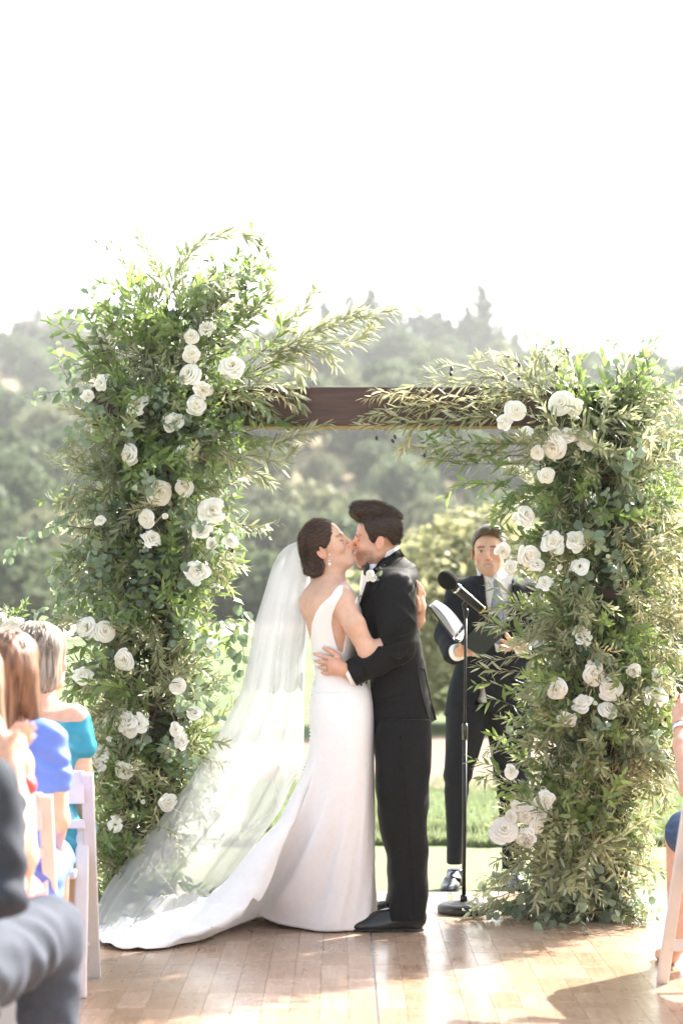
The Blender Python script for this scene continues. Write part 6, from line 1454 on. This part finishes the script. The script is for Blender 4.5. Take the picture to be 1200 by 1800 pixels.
grey = hairmat('grey_brown_hair', (0.075, 0.05, 0.035), (0.40, 0.34, 0.28), sc=(60, 60, 7), rough=0.4)
hA = [(ell((-0.018, 0, 0.034), (0.112, 0.096, 0.096)), '+', 0), (ell((-0.035, 0, -0.055), (0.095, 0.098, 0.10)), '+', 0.04), facecut, (plane((0, 0, -0.135), (0, 0, -1)), '&', 0.02)]
hair_o = hair_obj(tA, HA, hA, grey); strands('hair_strand', hair_o, HA, grey, 260, 0.13, 5)
# woman in blue, long auburn hair
tB, FB, HB = guest(-1.055, 6.68, R(88), 'woman with auburn hair in a cornflower blue top, seated behind the woman in teal', headyaw=-R(25), s=0.985)
blue = pmat('cornflower_jersey', (0.10, 0.19, 0.60), 0.6, 0.08, 10, 0.15, 300)
drB = [(colz([(0.44, 0, 0, .140, .168), (0.60, 0, 0, .110, .135), (0.75, 0.0, 0, .110, .138), (0.88, 0, 0, .118, .155), (0.945, 0, 0, .09, .15), (0.995, 0.0, 0, .065, .12)]), '+', 0)]
for sg in (1, -1): drB += [(rcone((0.0, sg*0.138, 0.955), (-0.01, sg*0.160, 0.83), 0.054, 0.051), '+', 0.03)]
garment('dress', tB, FB, drB+[(rcone((0.0, -0.11, 0.962), (0.0, 0.11, 0.962), 0.062, 0.062), '+', 0.03)]+lap, blue, disp=fold_d)
aub = hairmat('auburn_hair', (0.055, 0.026, 0.014), (0.27, 0.145, 0.085), sc=(55, 55, 5), rough=0.36)
hB = [(ell((-0.018, 0, 0.034), (0.112, 0.096, 0.098)), '+', 0), (rcone((-0.055, 0, 0.0), (-0.075, 0, -0.20), 0.092, 0.070), '+', 0.04), (rcone((-0.02, 0.07, -0.02), (0.0, 0.09, -0.2), 0.04, 0.03), '+', 0.03), (rcone((-0.02, -0.07, -0.02), (0.0, -0.09, -0.2), 0.04, 0.03), '+', 0.03), facecut]
hair_o = hair_obj(tB, HB, hB, aub); strands('hair_strand', hair_o, HB, aub, 280, 0.25, 6)
# woman in coral, light brown hair
tC, FC, HC = guest(-1.02, 5.76, R(88), 'woman with long light brown hair in a sleeveless coral red dress', headyaw=-R(20), s=0.97, base=(0.66, 0.42, 0.31))
coral = pmat('coral_crepe', (0.58, 0.06, 0.06), 0.6, 0.1, 10, 0.1, 300)
drC = [(colz([(0.44, 0, 0, .140, .168), (0.60, 0, 0, .110, .135), (0.75, 0.0, 0, .110, .138), (0.88, 0, 0, .118, .152), (0.945, 0, 0, .088, .135), (0.995, 0.0, 0, .06, .10)]), '+', 0)]
garment('dress', tC, FC, drC+[(rcone((0.0, sg*0.10, 0.975), (-0.005, sg*0.15, 0.90), 0.050, 0.046), '+', 0.03) for sg in (1, -1)]+lap, coral, disp=fold_d)
lbr = hairmat('light_brown_hair', (0.11, 0.07, 0.042), (0.33, 0.23, 0.155), sc=(45, 45, 4), rough=0.4)
hair_o = hair_obj(tC, HC, hB, lbr); strands('hair_strand', hair_o, HC, lbr, 280, 0.24, 7)
# man in the grey suit, clapping
tD, FD, HD = guest(-0.985, 4.76, R(82), 'man in a blue-grey suit with clapping hands, seated nearest on the aisle', fem=False, headyaw=-R(25), arms=((0.03, 0.22, 0.72), (0.30, 0.180, 0.87), (0.35, 0.140, 0.965)), arms2=((0.03, 0.20, 0.72), (0.27, -0.04, 0.87), (0.345, -0.105, 0.965)), knees=0.56, legspread=0.16, vox=0.006)
suit = pmat('grey_blue_wool', (0.045, 0.054, 0.076), 0.8, 0.12, 40, 0.3, 500, spec=0.2)
jk_ = [(colz([(0.44, 0, 0, .17, .215), (0.60, 0, 0, .150, .195), (0.75, 0.0, 0, .145, .20), (0.90, 0, 0, .145, .215), (0.975, 0, 0, .11, .20), (1.02, 0.0, 0, .085, .11)]), '+', 0)]
for sg in (1, -1): jk_ += [(grp(chain([Vector((0.0, sg*0.19, 0.95)), Vector((0.03, sg*0.21, 0.72)), Vector((0.265, -0.155 if sg < 0 else 0.02, 0.88))], [0.075, 0.062, 0.048], 0.03)), '+', 0.03)]
wr = lambda V: 0.013*np.sin(V[:, 2]*55+V[:, 1]*40+5*fbm(V*6, 2))*fbm(V*4+3, 2)*2+0.006*fbm(V*9, 2)
garment('jacket', tD, FD, jk_, pmat('charcoal_wool', (0.028, 0.034, 0.048), 0.8, 0.15, 40, 0.3, 500, spec=0.2), 0.007, wr)
tro = []
for sg in (1, -1): tro += chain([Vector((0.0, sg*0.10, 0.53)), Vector((0.57, sg*0.165, 0.535)), Vector((0.615, sg*0.165, 0.13))], [0.125, 0.088, 0.075], 0.04)
garment('trousers', tD, FD, tro, suit, 0.007, wr)
for sg in (1, -1): shoe(tD, FD.pt((0.70, sg*0.17, 0.0)), R(88), leather, solem, 1.0)
sdf_obj('hair', HD.ops([(ell((-0.018, 0, 0.040), (0.106, 0.086, 0.094)), '+', 0), facecut, (plane((0, 0, -0.05), (0, 0, -1)), '&', 0.02)]), tuple(_a(HD.o)-0.16), tuple(_a(HD.o)+0.16), 0.006, hairG_m, tD)
# woman in navy on the right
tE, FE, HE = guest(1.445, 7.50, R(100), 'woman in a navy dress clapping, with red nails and a silver bracelet', headyaw=R(25), arms=((0.04, 0.20, 0.72), (0.25, 0.16, 0.86), (0.335, 0.135, 0.93)), knees=0.50, legspread=0.075, base=(0.58, 0.34, 0.245))
nav = pmat('navy_crepe', (0.010, 0.045, 0.13), 0.6, 0.1, 20, 0.15, 300)
garment('dress', tE, FE, drC+[(rcone((0.0, sg*0.075, 0.52), (0.42, sg*0.075, 0.52), 0.11, 0.088), '+', 0.04) for sg in (1, -1)], nav, disp=fold_d)
hair_obj(tE, HE, hA, lbr)
b = MB(); nails = []
for sg in (1,):
    e = Vector((0.335, sg*0.135, 0.93)); d = (e-Vector((0.25, sg*0.16, 0.86))).normalized(); n = Vector((0, sg, 0)); q = d.cross(n).normalized()
    for i in range(4):
        off = q*(i-1.5)*0.019; b.ball(FE.pt(e+d*(0.150-0.012*abs(i-1.3))+off*1.1+n*0.004), 0.0068, 6)
b.build('nail_polish', pmat('red_polish', (0.62, 0.03, 0.04), 0.2, spec=0.6), tE)
b = MB(); e0, e1 = Vector((0.335, 0.135, 0.93)), Vector((0.25, 0.16, 0.86)); Mx = Matrix.Translation(Vector(FE.pt(e0.lerp(e1, 0.2))))@(Vector(FE.pt(e0))-Vector(FE.pt(e1))).to_track_quat('Z', 'Y').to_matrix().to_4x4()
b.lathe([(0.028, -0.012), (0.032, -0.012), (0.033, 0), (0.032, 0.012), (0.028, 0.012)], Mx, 20); b.build('bracelet', bpy.data.materials['silver'], tE)
# second woman on the right, only a foot in view
tF, FF_, HFf = guest(1.50, 6.60, R(98), 'woman in a pale dress seated behind the woman in navy', headyaw=R(20), base=(0.60, 0.37, 0.27), knees=0.47)
garment('dress', tF, FF_, drC+lap, pmat('pale_dress', (0.50, 0.46, 0.48), 0.6, 0.1, 10, 0.1, 200), disp=fold_d)
hair_obj(tF, HFf, hB, lbr)
copy_thing(ch0, 1.46, 6.57, R(96), 'white folding chair under the woman in the pale dress')
# aisle arrangement at the far left edge
ai = thing('flower_arrangement', W(-18, 1640, 9.3), 'small white rose arrangement on a slim stand at the far left edge', 'flower arrangement')
bx0 = W(-18, 0, 9.3).x
b = MB(); b.lathe([(0.0, 0.0), (0.14, 0.0), (0.14, 0.012), (0.02, 0.02), (0.012, 0.05), (0.012, 1.0), (0.06, 1.05), (0.10, 1.12), (0.105, 1.16), (0.09, 1.16)], Matrix.Translation((bx0, 9.3, 0)), 24); b.build('stand', resin, ai)
rs = random.Random(8)
for i in range(46):
    a = rs.uniform(0, 6.28); el = rs.uniform(-0.3, 1.2); d = Vector((math.cos(a)*math.cos(el), math.sin(a)*math.cos(el), math.sin(el)))
    k = rs.choice(['ruscus', 'eucalyptus', 'olive', 'feather']); place_branch(ai, k, Vector((bx0, 9.3, 1.2)), d, rs.random()*6, 0.55)
for x, y, r_ in ((24, 1098, 30), (-2, 1092, 30), (-20, 1076, 34), (-42, 1098, 32), (-10, 1118, 26)): rose(ai, x, y, r_, 9.15)
# fallen leaves on the floor
rs = random.Random(12); lf = MB()
for i, (x, y) in enumerate(((835, 1649), (792, 1660), (1118, 1652), (1108, 1716), (905, 1645), (1020, 1648), (760, 1690), (560, 1668))):
    d = 1.34*FPX/(y-HOR); p = W(x, y, d); p.z = 0.004; dv = Vector((rs.uniform(-1, 1), rs.uniform(-1, 1), 0.05)).normalized(); b = MB(); b.add(leaf_geo(p, dv, Vector((0, 0, 1)), 0.035, 0.011, KIND['olive']['prof'], rs), LF)
    tag(obj('fallen_leaf', mesh('fallen_leaf', b.V, b.F, True, np.full((8, 3), (0.5, 0, 0))), goldm), 'dry fallen olive leaf lying on the wooden dance floor', 'leaf', 'fallen leaves on the dance floor')
